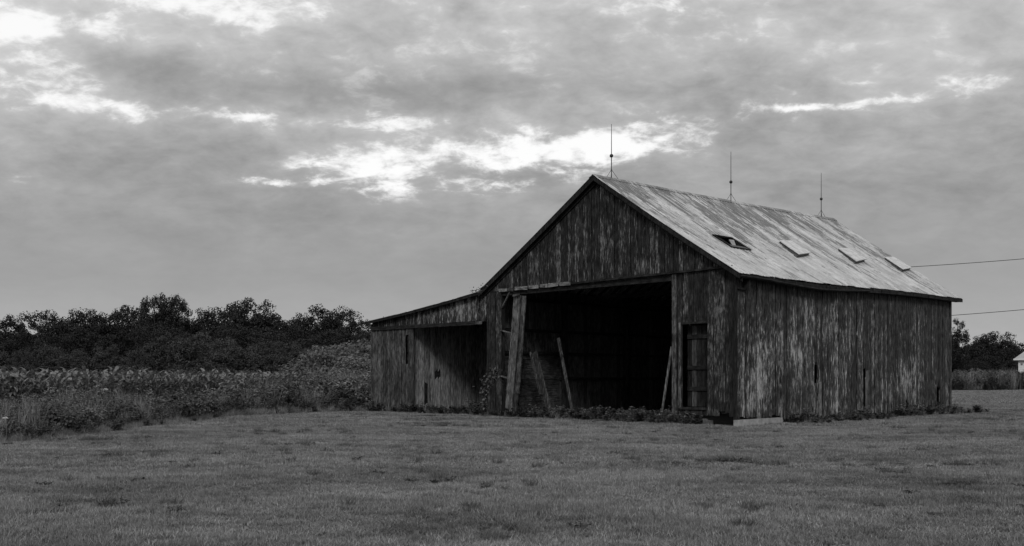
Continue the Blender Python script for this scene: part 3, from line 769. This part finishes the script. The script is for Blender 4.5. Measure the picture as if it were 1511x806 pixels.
for step, lo, hi, s in ((.42, 5, 17, 1.0), (.55, 17, 32, 1.35), (.85, 32, 62, 2.0), (1.7, 62, 140, 4.0)):
    X, Y = grid_pts(step, lambda x, y: lawn_ok(x, y, lo, hi), -45 if lo < 60 else 15, 45 if lo < 60 else 95, lo, hi)
    pts.append(np.stack([X, Y, np.zeros_like(X)], 1)); k = rng.uniform(.85, 1.15, len(X)) * s
    hz_ = rng.uniform(.7, 1.1, len(X)) * (.75 + .5 * lump(X, Y)) * (1 + (s - 1) * .25)
    scl.append(np.stack([k, k, hz_], 1))
pts = np.concatenate(pts); scl = np.concatenate(scl)
scatter('lawn_grass', 'short mown grass covering the lawn in front of the barn', 'grass', lawn_src, pts, rng.uniform(0, 6.28, len(pts)), scl, rng.integers(0, 5, len(pts)))
# low broadleaf weeds making dark blotches in the lawn
low = [herb_mesh('low_weed', M['lowweed'], .05, 9, 8, .055, .035, .12, .1) for _ in range(3)] + [blades_mesh('lawn_tuft', M['lowweed'], 80, .18, .10, .007, .45, .5)]
low_src = source_collection('low_weed', low)
cx, cy = grid_pts(1.6, lambda x, y: lawn_ok(x, y, 7, 48), -30, 30, 7, 48)
k = rng.random(len(cx)) < .42; cx, cy = cx[k], cy[k]
LP = []; LS = []; LI = []
for x, y in zip(cx, cy):
    n = int(1 + rng.exponential(6)); ex = rng.uniform(.25, 1.5); ey = rng.uniform(.12, .5)
    for _ in range(n):
        qx, qy = x + rng.normal(0, ex), y + rng.normal(0, ey)
        if not lawn_ok(np.array([qx]), np.array([qy]), 6, 55)[0]: continue
        LP.append((qx, qy, .01)); LS.append(rng.uniform(.45, 1.35)); LI.append(int(rng.integers(0, 4)) if rng.random() < .6 else 3)
scatter('lawn_weeds', 'dark low broadleaf weeds and small tufts in the lawn', 'weeds', low_src, LP, rng.uniform(0, 6.28, len(LP)), LS, LI)

# ---- corn
def corn_mesh(name):
    V = []; h = rng.uniform(1.55, 1.8)
    pts = [np.array([rng.normal(0, .02) * k, rng.normal(0, .02) * k, h * k / 5]) for k in range(6)]
    for i in range(5):
        for wv_ in (np.array([.014, 0, 0]), np.array([0, .014, 0])): V.append([pts[i] - wv_, pts[i] + wv_, pts[i + 1] + wv_ * .8, pts[i + 1] - wv_ * .8])
    ph0 = rng.uniform(0, 6.28)
    for k in range(11):
        t = .18 + .82 * k / 10; base = np.array([0, 0, h * t]); ph = ph0 + (k % 2) * math.pi + rng.normal(0, .35)
        L = rng.uniform(.55, .8) * (1 if k < 8 else .72); el0 = rng.uniform(.95, 1.3) + (.1 if k > 8 else 0); wmax = .15
        d = np.array([math.cos(ph), math.sin(ph), 0]); s_ = np.array([-math.sin(ph), math.cos(ph), 0]); p = base; e_ = el0; prev = None; N = 6
        curve = rng.uniform(.28, .48) if k < 9 else rng.uniform(.1, .3)
        for i in range(N + 1):
            w_ = wmax * (math.sin(math.pi * min(.97, (i + .6) / (N + .8))) ** .7); tw = rng.normal(0, .15)
            a_ = p + s_ * w_ / 2 + np.array([0, 0, .012 + tw * w_]); b_ = p - s_ * w_ / 2 + np.array([0, 0, .012])
            if prev is not None: V.append([prev[0], prev[2], p, a_]); V.append([prev[2], prev[1], b_, p])
            prev = (a_, b_, p); p = p + (d * math.cos(e_) + np.array([0, 0, math.sin(e_)])) * L / N; e_ -= curve
    return quads_mesh(name, np.array(V, float), M['corn'])
corn_meshes = [corn_mesh('corn_plant') for _ in range(6)]
# front edge of the field, in plan; rows run parallel to it
C0 = np.array(P(-90, 30)[:2]); C1 = np.array(P(548, 62)[:2]); Cd = (C1 - C0); CL = np.linalg.norm(Cd); Cd /= CL; Cn = np.array([-Cd[1], Cd[0]])
if Cn[1] < 0: Cn = -Cn
corn = []
for r_ in range(90):
    sp = .24 if r_ < 12 else .34
    for k in np.arange(-14, CL + 6, sp):
        p = C0 + Cd * k + Cn * (r_ * .76) + rng.normal(0, .04, 2)
        if p[0] / p[1] < -.60 or p[0] / p[1] > -.085 or p[1] > 105: continue
        corn.append((p[0], p[1], r_, k))
corn = np.array(corn)
vis = (np.abs(corn[:, 0] / corn[:, 1]) < .53)
order = np.where(vis)[0][np.argsort(corn[vis][:, 2] * 1000 + corn[vis][:, 3])][:290]
ind = set(order.tolist())
for i in order:
    o = link('corn_plant', corn_meshes[i % 6]); o.location = (corn[i, 0], corn[i, 1], 0); o.rotation_euler = (JIT(.06), JIT(.06), random.uniform(0, 6.28)); s = random.uniform(.84, 1.04); o.scale = (s, s, s)
    tag(o, 'green corn plant standing in the front rows of the cornfield behind the weeds', 'corn', 'corn plants in the front rows of the field')
rest = corn[[i for i in range(len(corn)) if i not in ind]]
corn_src = source_collection('field_corn', corn_meshes)
scatter('cornfield', 'rows of green corn stretching back to the dark wood', 'cornfield', corn_src, np.stack([rest[:, 0], rest[:, 1], 0 * rest[:, 0]], 1), rng.uniform(0, 6.28, len(rest)), rng.uniform(.84, 1.05, len(rest)), rng.integers(0, 6, len(rest)), .05)

# ---- weed bank between lawn and corn
W_forb = [herb_mesh('forb', M['weed'], 1.15, 7, 24, .20, .085, .35, .25) for _ in range(3)]
W_dark = [herb_mesh('dark_forb', M['weeddark'], .95, 8, 22, .20, .12, .40, .3) for _ in range(2)]
W_grass = [blades_mesh('tall_grass', M['drygrass'], 85, .5, .95, .024, .22, .5) for _ in range(2)]
W_low = [blades_mesh('rank_grass', M['drygrass'], 130, .6, .40, .02, .45, .5) for _ in range(2)]
weed_src = source_collection('weed_kind', W_forb + W_dark + W_grass + W_low)   # 0-2 forb, 3-4 dark, 5-6 tall grass, 7-8 low grass
X, Y = grid_pts(.29, lambda x, y: (y > 14) & (np.abs(x) < y * .62) & ~in_barn(x, y), -40, -4, 14, 66)
D = weeds_v(X, Y)
cornside = ((np.stack([X, Y], 1) - C0) @ Cn)
k = (D > -.15) & (cornside < .6); X, Y, D = X[k], Y[k], D[k]
kind = []; S = []
for x, y, d in zip(X, Y, D):
    n = math.sin(x * .7 + 2 * math.sin(y * .33)) + math.sin(y * .55 + x * .3)
    if d < .5: kind.append(int(rng.choice([7, 8, 3, 0], p=[.4, .3, .2, .1]))); s = .5 + .5 * max(d, 0)
    elif d < 1.6: kind.append(int(rng.choice([7, 8, 5, 6, 0, 1, 3], p=[.14, .12, .1, .1, .2, .14, .2]))); s = .55 + .15 * d
    else:
        pr = [.17, .17, .16, .08, .07, .12, .13, .05, .05] if n < .3 else [.12, .1, .1, .26, .26, .06, .05, .025, .025]
        kind.append(int(rng.choice(9, p=pr))); s = (.80 + .16 * n) * min(1, .6 + .12 * d)
    s *= .78 if x / y < -.29 else 1.35 if d > 1.6 else 1.1
    S.append(s * rng.uniform(.8, 1.2) * (1.0 if d < .9 else 1.3))
scatter('weed_bank', 'tangled weeds and rank grass between the lawn and the cornfield', 'weeds', weed_src, np.stack([X, Y, 0 * X], 1), rng.uniform(0, 6.28, len(X)), S, kind, .06)

# ---- shrub / tree crowns
def crown_quads(clusters, leaf, per, crad, flat=.75, upb=.5, shell=(.6, 1)):
    C = np.array([c[:3] for c in clusters]); R = np.array([c[3] for c in clusters])
    n = per * len(C); idx = np.repeat(np.arange(len(C)), per)
    off = rand_dirs(n) * rng.uniform(*shell, n)[:, None] * (crad * R[idx])[:, None]; off[:, 2] *= flat
    base = C[idx] + off
    nrm = unit(off / crad + np.array([0, 0, upb]) + rng.normal(0, .45, (n, 3))); d = unit(np.cross(nrm, rand_dirs(n)))
    side = unit(np.cross(d, nrm))
    return leaf_quads(base, d, side, leaf * rng.uniform(.6, 1.4, n), leaf * rng.uniform(.5, 1.0, n), .1, .5)
def crown(name, mat, h0, h1, rad, ncl, leaf, per, crad, lobes=7, gaps=.0, low=.0):
    """unit-less crown: clusters on the skin of several overlapping lobes"""
    L = [(0, 0, (h0 + h1) / 2, rad * .75, (h1 - h0) / 2)] * 2
    for k in range(lobes):
        a = 2 * math.pi * k / lobes + rng.uniform(-.4, .4); rr = rad * rng.uniform(.35, .62); zc = h0 + (h1 - h0) * rng.uniform(.22, .62)
        L.append((rr * math.cos(a), rr * math.sin(a), zc, rad * rng.uniform(.34, .5), (h1 - h0) * rng.uniform(.16, .26)))
    cl = []
    while len(cl) < ncl:
        l = L[rng.integers(0, len(L))]; d = rand_dirs(1)[0]; q = rng.uniform(.7, 1.02)
        p = (l[0] + d[0] * l[3] * q, l[1] + d[1] * l[3] * q, l[2] + d[2] * l[4] * q)
        if p[2] < h0 * .8 or rng.random() < gaps: continue
        cl.append((*p, rng.uniform(.6, 1.25)))
    Q = crown_quads(cl, leaf, per, crad); top = np.percentile(Q[:, :, 2], 99.7); Q[:, :, 2] *= h1 / top
    return quads_mesh(name, Q, mat), [(c[0], c[1], c[2] * h1 / top, c[3]) for c in cl]
def trunk_mesh(name, h, r, cl, nb=9):
    mb = MB(); mb.tube([(0, 0, -.1), (.05, 0, h * .3), (-.05, .06, h * .6), (0, 0, h * .92)], [r * 1.25, r, r * .7, r * .2], 8)
    for c in random.sample(cl, min(nb, len(cl))):
        z0 = min(h * random.uniform(.3, .6), c[2] - .2); mb.tube([(0, 0, z0), (c[0] * .5, c[1] * .5, (z0 + c[2]) / 2 + .2), (c[0], c[1], c[2])], [r * .4, r * .25, r * .06], 5)
    return mb.mesh(name, M['bark'])
TREES = []
for (h0, h1, rad, n, per, gaps) in ((1.2, 10, 4.6, 560, 80, 0), (2.0, 10, 4.0, 480, 80, 0), (.8, 10, 5.2, 620, 80, 0), (2.5, 10, 3.0, 130, 70, .1), (1.0, 10, 4.3, 520, 80, 0)):
    me, cl = crown('crown', M['treeleaf'], h0, h1, rad, n, .23, per, .74, 9); TREES.append((me, trunk_mesh('trunk', 9, .22, cl)))
sm, scl_ = crown('foliage', M['shrubleaf'], .3, 3.0, 1.7, 120, .17, 48, .45, 7); SH1 = (sm, trunk_mesh('stem', 2.6, .06, scl_))
sm, scl_ = crown('foliage', M['weed'], .1, 1.25, .85, 70, .10, 42, .24, 6); SH2 = (sm, trunk_mesh('stem', 1.1, .02, scl_))
sm, scl_ = crown('foliage', M['weeddark'], .05, 1.1, .95, 70, .11, 40, .25, 6); SH3 = (sm, trunk_mesh('stem', 1.0, .02, scl_))
PALE = []
for me_, tr_ in TREES:
    m2 = me_.copy(); m2.materials.clear(); m2.materials.append(M['treepale']); PALE.append((m2, tr_))
def plant(kind, name, parts, px, d, h, wide, label, cat, group=None, h_nom=10.0, names=('crown', 'trunk')):
    x, y, _ = P(px, d); e = empty(name, (x, y, 0), random.uniform(0, 6.28)); tag(e, label, cat, group)
    s = h / h_nom; e.scale = (s * wide, s * wide, s)
    link(names[0], parts[0], None, e); link(names[1], parts[1], None, e); return e
# back row: (px, py of top, distance, variant, width, label)
ORD = 'first second third fourth fifth sixth seventh eighth ninth tenth eleventh twelfth thirteenth fourteenth fifteenth sixteenth seventeenth eighteenth'.split()
def WHERE(px, i): return 'beyond the left edge of the frame' if px < 0 else 'hidden behind the barn' if px > 556 else ORD[i - 2] + ' from the left edge'
G3 = 'trees of the dark wood behind the cornfield'
back = [(-95, 470, 150, 0, 1.1), (-40, 474, 150, 2, 1.1), (8, 474, 150, 4, 1.1), (58, 466, 158, 2, 1.0), (108, 465, 146, 0, 1.05), (150, 466, 150, 4, 1.0), (190, 459, 152, 1, 1.0),
        (228, 442, 138, 1, .62), (259, 443, 140, 1, .60), (300, 464, 150, 0, 1.0), (338, 458, 146, 4, .9), (372, 449, 140, 2, .95), (412, 470, 146, 0, .9), (445, 472, 150, 4, .9),
        (474, 460, 136, 0, .85), (508, 462, 138, 2, .75), (541, 476, 128, 3, .7), (580, 476, 150, 0, 1.0), (640, 470, 150, 2, 1.0), (700, 470, 150, 4, 1.0)]
lab = {3: 'pale-topped broad tree in the wood, with a paler crown', 7: 'tall dark tree, left half of the twin-topped pair rising above the wood', 8: 'tall dark tree, right half of the twin-topped pair rising above the wood',
       11: 'high rounded tree with sky showing through, middle of the wood', 14: 'dense rounded tree in the wood just left of the lean-to roof', 15: 'broad tree at the right end of the wood, nearest the lean-to roof', 16: 'thin airy tree with sky gaps beside the lean-to corner'}
for i, (px, py, d, v, w) in enumerate(back):
    plant('t', 'broadleaf_tree', TREES[v], px, d, ZH(py, d) * 1.02, w, lab.get(i, 'dark tree on the skyline of the wood, %s' % WHERE(px, i)), 'tree', G3)
mid = [(-70, 500, 128, 2), (-10, 498, 126, 0), (40, 492, 128, 4), (85, 497, 124, 2), (132, 488, 128, 0), (175, 494, 124, 4), (215, 484, 127, 2), (262, 486, 124, 0), (290, 492, 120, 4), (330, 488, 124, 2), (368, 486, 126, 0), (405, 492, 122, 4), (440, 488, 126, 2), (478, 490, 120, 0), (515, 488, 122, 4), (560, 500, 124, 2)]
for px, py, d, v in mid:
    plant('t', 'broadleaf_tree', TREES[v], px, d, ZH(py, d), 1.15, 'dark broadleaf tree in the middle rows of the wood behind the cornfield', 'tree', 'middle trees of the wood')
front = [(-60, 520, 112, 4), (-15, 516, 112, 0), (30, 520, 110, 2), (70, 512, 112, 4), (110, 518, 109, 0), (160, 512, 110, 4), (200, 520, 108, 2), (246, 497, 110, 4), (286, 494, 108, 0), (332, 501, 106, 4), (372, 514, 108, 0), (398, 505, 109, 2), (430, 508, 106, 4), (470, 512, 108, 0), (510, 515, 108, 2)]
lab = {7: 'rounded low tree at the front of the wood below the twin-topped trees', 8: 'domed low tree in front of the wood, right of the twin-topped trees', 9: 'bright-edged round bushy tree at the centre of the wood front'}
for i, (px, py, d, v) in enumerate(front):
    plant('t', 'small_tree', PALE[v], px, d, ZH(py, d), random.uniform(.95, 1.25), lab.get(i, 'low rounded tree at the foot of the wood, %s' % WHERE(px, i)), 'tree', 'low trees at the front of the wood')
# pale shrubs above the corn, left of the lean-to
for i, (px, py, d, w) in enumerate([(455, 520, 74, 1.1), (482, 512, 76, 1.1), (510, 508, 74, 1.15), (536, 503, 72, 1.1), (556, 506, 70, 1.2), (525, 528, 68, 1.2), (545, 530, 64, 1.2)]):
    plant('s', 'shrub', SH1, px, d, ZH(py, d), w, ['pale leafy shrub at the left end of the bright bushes above the corn', 'pale leafy shrub second from the left of the bright bushes', 'pale shrub in the middle of the bright bushes above the corn', 'tallest pale shrub beside the lean-to wall', 'pale shrub half hidden behind the lean-to corner', 'lower pale shrub in front of the bright bushes', 'low pale shrub touching the lean-to wall'][i], 'shrub', 'pale shrubs beside the lean-to', 3.0, ('foliage', 'stem'))
# bushes in the weed bank
wb = [(62, 27.5, 1.0, 3), (115, 29, .9, 2), (20, 27, .8, 3), (165, 33, 1.1, 3), (215, 36, 1.1, 2), (255, 37, 1.2, 3), (292, 39.5, 1.15, 3), (322, 43.5, 1.3, 2), (352, 44, 1.45, 2), (385, 46, 1.6, 2), (415, 47, 1.5, 3), (446, 48, 1.6, 2), (474, 49.5, 1.65, 3), (500, 50, 1.8, 2), (524, 50.5, 1.8, 3), (541, 50, 1.7, 2), (85, 33, 1.2, 2), (140, 36, 1.25, 2)]
wl = ['dark low bush', 'small leafy bush', 'dark leafy bush at the left edge of the frame', 'dark spreading bush', 'leafy green bush', 'wide dark bush', 'dark rounded bush beside the bend of the lawn edge', 'bright leafy bush', 'tall leafy bush', 'broad pale bush', 'dark mounded bush', 'broad bright bush', 'dark tall bush', 'tall pale bush', 'dark bush two steps left of the lean-to', 'tall bush growing against the lean-to corner', 'leafy bush below the corn', 'leafy bush half way along the weed bank']
for i, (px, d, h, kd) in enumerate(wb):
    l = wl[i] if len(wl[i].split()) > 5 else wl[i] + ' in the weed bank, number %s bush along it' % 'x'
    l = l.replace('number x bush along it', ['near its left end', 'below the corn, left part', '', 'left of the middle', 'near the middle left', 'where the lawn edge bends', '', 'right of the lawn bend', 'middle of the weed bank right half', 'in front of the corn, right half', 'right of the broad pale bush', 'left of the lean-to by several steps', 'beside the broad bright bush', 'near the lean-to', '', '', '', ''][i])
    plant('s', 'bush', SH2 if kd == 2 else SH3, px, d, h, 1.15, l, 'bush', 'bushes in the weed bank', 1.2, ('foliage', 'stem'))
# white umbel flowers
for px, py, d, l in ((156, 575, 30, 'tall white flower head above the weeds in front of the corn'), (9, 617, 24.5, 'white flower head low at the left edge of the frame')):
    x, y, _ = P(px, d); z_ = ZH(py, d); e = empty('wildflower', (x, y, 0)); tag(e, l, 'flower')
    mb = MB(); mb.tube([(0, 0, 0), (.02, 0, z_ * .6), (0, 0, z_)], .006, 5); mb.build('stem', M['weed'], e)
    mb = MB()
    for k in range(26):
        a = random.uniform(0, 6.28); r_ = .07 * math.sqrt(random.random()); mb.ball((r_ * math.cos(a), r_ * math.sin(a), z_ + random.uniform(-.012, .02)), .012, 5, 3)
    mb.build('flower_head', M['umbel'], e)

# ---- weeds along the barn's feet
B_leaf = [herb_mesh('base_weed', M['weeddark'], .42, 6, 14, .19, .13, .22, .25) for _ in range(2)] + [herb_mesh('base_forb', M['weed'], .55, 5, 14, .17, .09, .22, .25) for _ in range(2)] + [blades_mesh('base_grass', M['drygrass'], 120, .4, .3, .010, .45, .5)]
base_src = source_collection('base_weed', B_leaf)
BP, BS, BI = [], [], []
def strip(x0, y0, x1, y1, n, wd, s0, s1, pr=(.3, .25, .15, .1, .2)):
    for _ in range(n):
        t = rng.random(); g_ = .75 + .35 * math.sin(t * 23 + x0) 
        x = x0 + (x1 - x0) * t + rng.normal(0, wd); y = y0 + (y1 - y0) * t + rng.normal(0, wd)
        w_ = to_world(x, y); BP.append((w_[0], w_[1], 0)); BS.append(rng.uniform(s0, s1) * g_ * .82); BI.append(int(rng.choice(5, p=pr)))
strip(-10.4, .1, -2.7, .0, 300, .32, .6, 1.35)          # across the big opening
strip(-9.5, .9, -3.0, .9, 160, .4, .7, 1.3)
strip(-3.2, -.35, -1.3, -.3, 90, .16, .6, 1.2)
strip(-20.9, -.3, -17.6, -.3, 60, .16, .6, 1.2)
strip(-17.4, .2, -12.8, .2, 120, .3, .5, 1.2)
strip(-14.5, 1.2, -12.8, 1.0, 60, .4, .8, 1.7)
strip(-11.6, .1, -10.5, .1, 25, .15, .5, .9)
strip(.45, 3.0, .55, 17.8, 300, .16, .35, 1.1)
strip(.8, 3.4, .9, 9, 90, .22, .4, .9)
strip(.45, 12.0, .6, 17.0, 80, .2, .7, 1.35)
strip(.4, 17.0, 1.0, 18.6, 40, .25, .6, 1.1)
strip(.3, 2.7, .5, 3.6, 16, .12, .5, .9)
strip(-12.5, -.2, -11.5, -.2, 18, .1, .4, .7)
strip(-21.3, -.3, -21.4, 6, 90, .3, .8, 1.8)
scatter('foundation_weeds', 'leafy weeds growing along the foot of the barn walls and across its opening', 'weeds', base_src, BP, rng.uniform(0, 6.28, len(BP)), BS, BI, .1)
# vines
def vine(name, pts, label, n=60, r=.16, leaf=.09):
    V = []
    o0 = Vector(pts[0]); q = np.array([np.array(Vector(p) - o0) for p in pts])
    t = rng.uniform(0, len(q) - 1, n); i = np.minimum(t.astype(int), len(q) - 2); f = (t - i)[:, None]
    base = q[i] * (1 - f) + q[i + 1] * f + rng.normal(0, r, (n, 3)) * np.array([1, .5, 1]); d = rand_dirs(n); d[:, 2] -= .3; d = unit(d)
    side = unit(np.cross(d, rand_dirs(n)))
    V = leaf_quads(base, d, side, leaf * rng.uniform(.6, 1.3, n), leaf * rng.uniform(.6, 1.1, n), .1)
    e = empty(name, o0); tag(e, label, 'vine'); link('leaves', quads_mesh('leaves', V, M['weed']), None, e)
    mb = MB(); mb.tube([Vector(p) - o0 for p in pts], .012, 5); mb.build('stem', M['bark'], e)
vine('vine', [W3(-12.7, -.08, .0), W3(-12.5, -.08, 1.3), W3(-12.1, -.09, 1.75), W3(-11.7, -.08, 1.75)], 'leafy vine climbing the post between the lean-to and the big opening', 240, .17, .13)
vine('vine', [W3(-12.2, -.30, 5.62), W3(-12.7, -.30, 5.45), W3(-13.2, -.28, 5.40)], 'vine sprigs on the roof edge where the lean-to meets the barn', 60, .09, .07)

# ============================================================ RIGHT BACKGROUND
for i, (px, py, d, v, w, l) in enumerate([(1414, 472, 165, 3, .55, 'slender airy tree just right of the barn wall'), (1400, 500, 170, 1, .8, 'dark tree partly hidden behind the far end of the barn'),
        (1445, 500, 190, 0, 1.1, 'left half of the wide dark tree mass right of the barn'), (1470, 493, 190, 2, 1.1, 'wide rounded dark tree between the barn and the white shed'), (1492, 506, 186, 3, 1.0, 'thin-topped tree behind the white shed'),
        (1525, 506, 200, 2, 1.2, 'dark tree behind the white shed at the right edge'), (1580, 500, 200, 0, 1.2, None), (1350, 505, 200, 4, 1.2, None), (1640, 500, 200, 2, 1.2, None)]):
    plant('t', 'broadleaf_tree', TREES[v], px, d, ZH(py, d), w, l or 'dark broadleaf tree in the row beyond the lawn on the right', 'tree', 'trees beyond the lawn on the right')
for i, px in enumerate(range(860, 1380, 40)):     # the same belt of trees goes on behind the barn
    plant('t', 'broadleaf_tree', TREES[(0, 2, 4, 1)[i % 4]], px, 186 + (i % 3) * 5, ZH(500 + (i * 7) % 15, 190), 1.35, 'dark tree of the belt that continues behind the barn', 'tree', 'trees of the belt behind the barn')
for i, px in enumerate(range(1380, 1660, 20)):
    plant('t', 'small_tree', TREES[(0, 2, 4)[i % 3]], px, 178 + (i % 3) * 4, ZH(526 + (i % 4) * 3, 180), 1.5, 'low bushy tree filling the foot of the trees beyond the lawn', 'tree', 'low trees beyond the lawn on the right')
hx = []; hs = []; hi_ = []
for _ in range(900):
    px = rng.uniform(1370, 1640); d = rng.uniform(138, 160); x, y, _z = P(px, d); hx.append((x, y, 0)); hs.append(rng.uniform(1.3, 2.7)); hi_.append(int(rng.choice(9, p=[.2, .2, .2, .07, .08, .1, .05, .05, .05])))
scatter('field_edge_brush', 'pale brush and tall weeds along the far edge of the lawn', 'brush', weed_src, hx, rng.uniform(0, 6.28, len(hx)), hs, hi_, .08)
for px, d, h, l in ((1503, 138, 2.6, 'dark fence post in front of the white shed corner'), (1508, 137, 2.4, 'dark fence post at the right edge in front of the white shed'), (1488, 140, 1.9, 'short dark fence post in the brush left of the white shed')):
    x, y, _ = P(px, d); mb = MB(); mb.tube([(0, 0, 0), (.03, 0, h * .5), (.06, 0, h)], [.12, .11, .10], 7); o = mb.build('fence_post', M['dark']); o.location = (x, y, 0); tag(o, l, 'fence post', 'fence posts along the brush')
# white shed
sx, sy, _ = P(1503, 158); sh = empty('shed', (sx, sy, 0), math.radians(-27.6)); tag(sh, 'small white shed with a pale roof at the right edge beyond the lawn', 'shed')
wh = ZH(529, 158)
mb = MB(); mb.box(0, 10, 0, 7, 0, wh); mb.build('wall', M['white'], sh)
for k in range(16):
    z_ = .15 + k * .30
    if z_ > wh - .2: break
    mb = MB(); mb.hexa([(-.01, -.035, z_), (10.01, -.035, z_), (10.01, 0, z_), (-.01, 0, z_), (-.01, -.012, z_ + .29), (10.01, -.012, z_ + .29), (10.01, 0, z_ + .29), (-.01, 0, z_ + .29)]); mb.build('siding_board', M['white'], sh)
mb = MB(); mb.box(-.04, .12, -.06, -.036, 0, wh); mb.build('corner_trim', M['white'], sh)
mb = MB(); mb.box(.35, .6, -.18, -.04, 3.9, 4.2); mb.build('lamp', M['concrete'], sh)
mb = MB(); mb.box(3, 5.5, -.07, -.036, 0, 2.6); mb.build('door', M['concrete'], sh)
mb = MB(); mb.hexa([(-.7, -.6, wh - .1), (10.7, -.6, wh - .1), (10.7, 7.6, wh - .1), (-.7, 7.6, wh - .1), (2.2, 3.4, wh + 2.3), (8.0, 3.4, wh + 2.3), (8.0, 3.6, wh + 2.3), (2.2, 3.6, wh + 2.3)]); mb.build('roof', M['shedroof'], sh)
mb = MB(); mb.box(-.75, 10.75, -.66, -.6, wh - .3, wh - .05); mb.build('eave_trim', M['white'], sh)
# power line: two poles (one behind the barn, one right of the frame) with two cables
pA, pB = Vector(P(1150, 76)), Vector(P(1760, 60))
for p, l in ((pA, 'wooden utility pole hidden behind the barn'), (pB, 'wooden utility pole right of the frame carrying the cables')):
    e = empty('utility_pole', p); tag(e, l, 'utility pole')
    mb = MB(); mb.tube([(0, 0, 0), (0, 0, 9.0)], [.16, .11], 8); mb.build('pole', M['bark'], e)
    mb = MB(); mb.box(-.8, .8, -.06, .06, 8.6, 8.75); mb.build('crossarm', M['bark'], e)
def cable(z0, z1, sg, l):
    mb = MB(); pts = []
    a, b = Vector((0, 0, z0)), Vector((pB.x - pA.x, pB.y - pA.y, z1))
    for i in range(25):
        t = i / 24; q = a.lerp(b, t); q.z -= sg * 4 * t * (1 - t); pts.append(q)
    mb.tube(pts, .022, 6); o = mb.build('power_cable', M['wire']); o.location = pA; tag(o, l, 'cable'); return o
def fit_cable(p1, p2):     # heights wanted at two picture columns on the vertical plane of the poles
    r_ = []
    for px, py in (p1, p2):
        t_ = (px - 755.5) / F_PX; den = (pB.x - pA.x) - t_ * (pB.y - pA.y); s_ = (t_ * pA.y - pA.x) / den
        r_.append((s_, ZH(py, pA.y + s_ * (pB.y - pA.y))))
    return r_
for (p1, p2, sg, l) in (((1360, 393), (1511, 382), .35, 'upper of the two cables crossing the sky right of the barn roof'), ((1405, 465.5), (1511, 457), .35, 'lower of the two cables crossing the sky right of the barn')):
    (s1, z1_), (s2, z2_) = fit_cable(p1, p2); z1_ += sg * 4 * s1 * (1 - s1); z2_ += sg * 4 * s2 * (1 - s2); m_ = (z2_ - z1_) / (s2 - s1); z0_ = z1_ - m_ * s1
    cable(z0_, z0_ + m_, sg, l); print('cable', z0_, z0_ + m_)
print('objects', len(sc.objects), 'verts', sum(len(o.data.vertices) for o in sc.objects if o.type == 'MESH'))
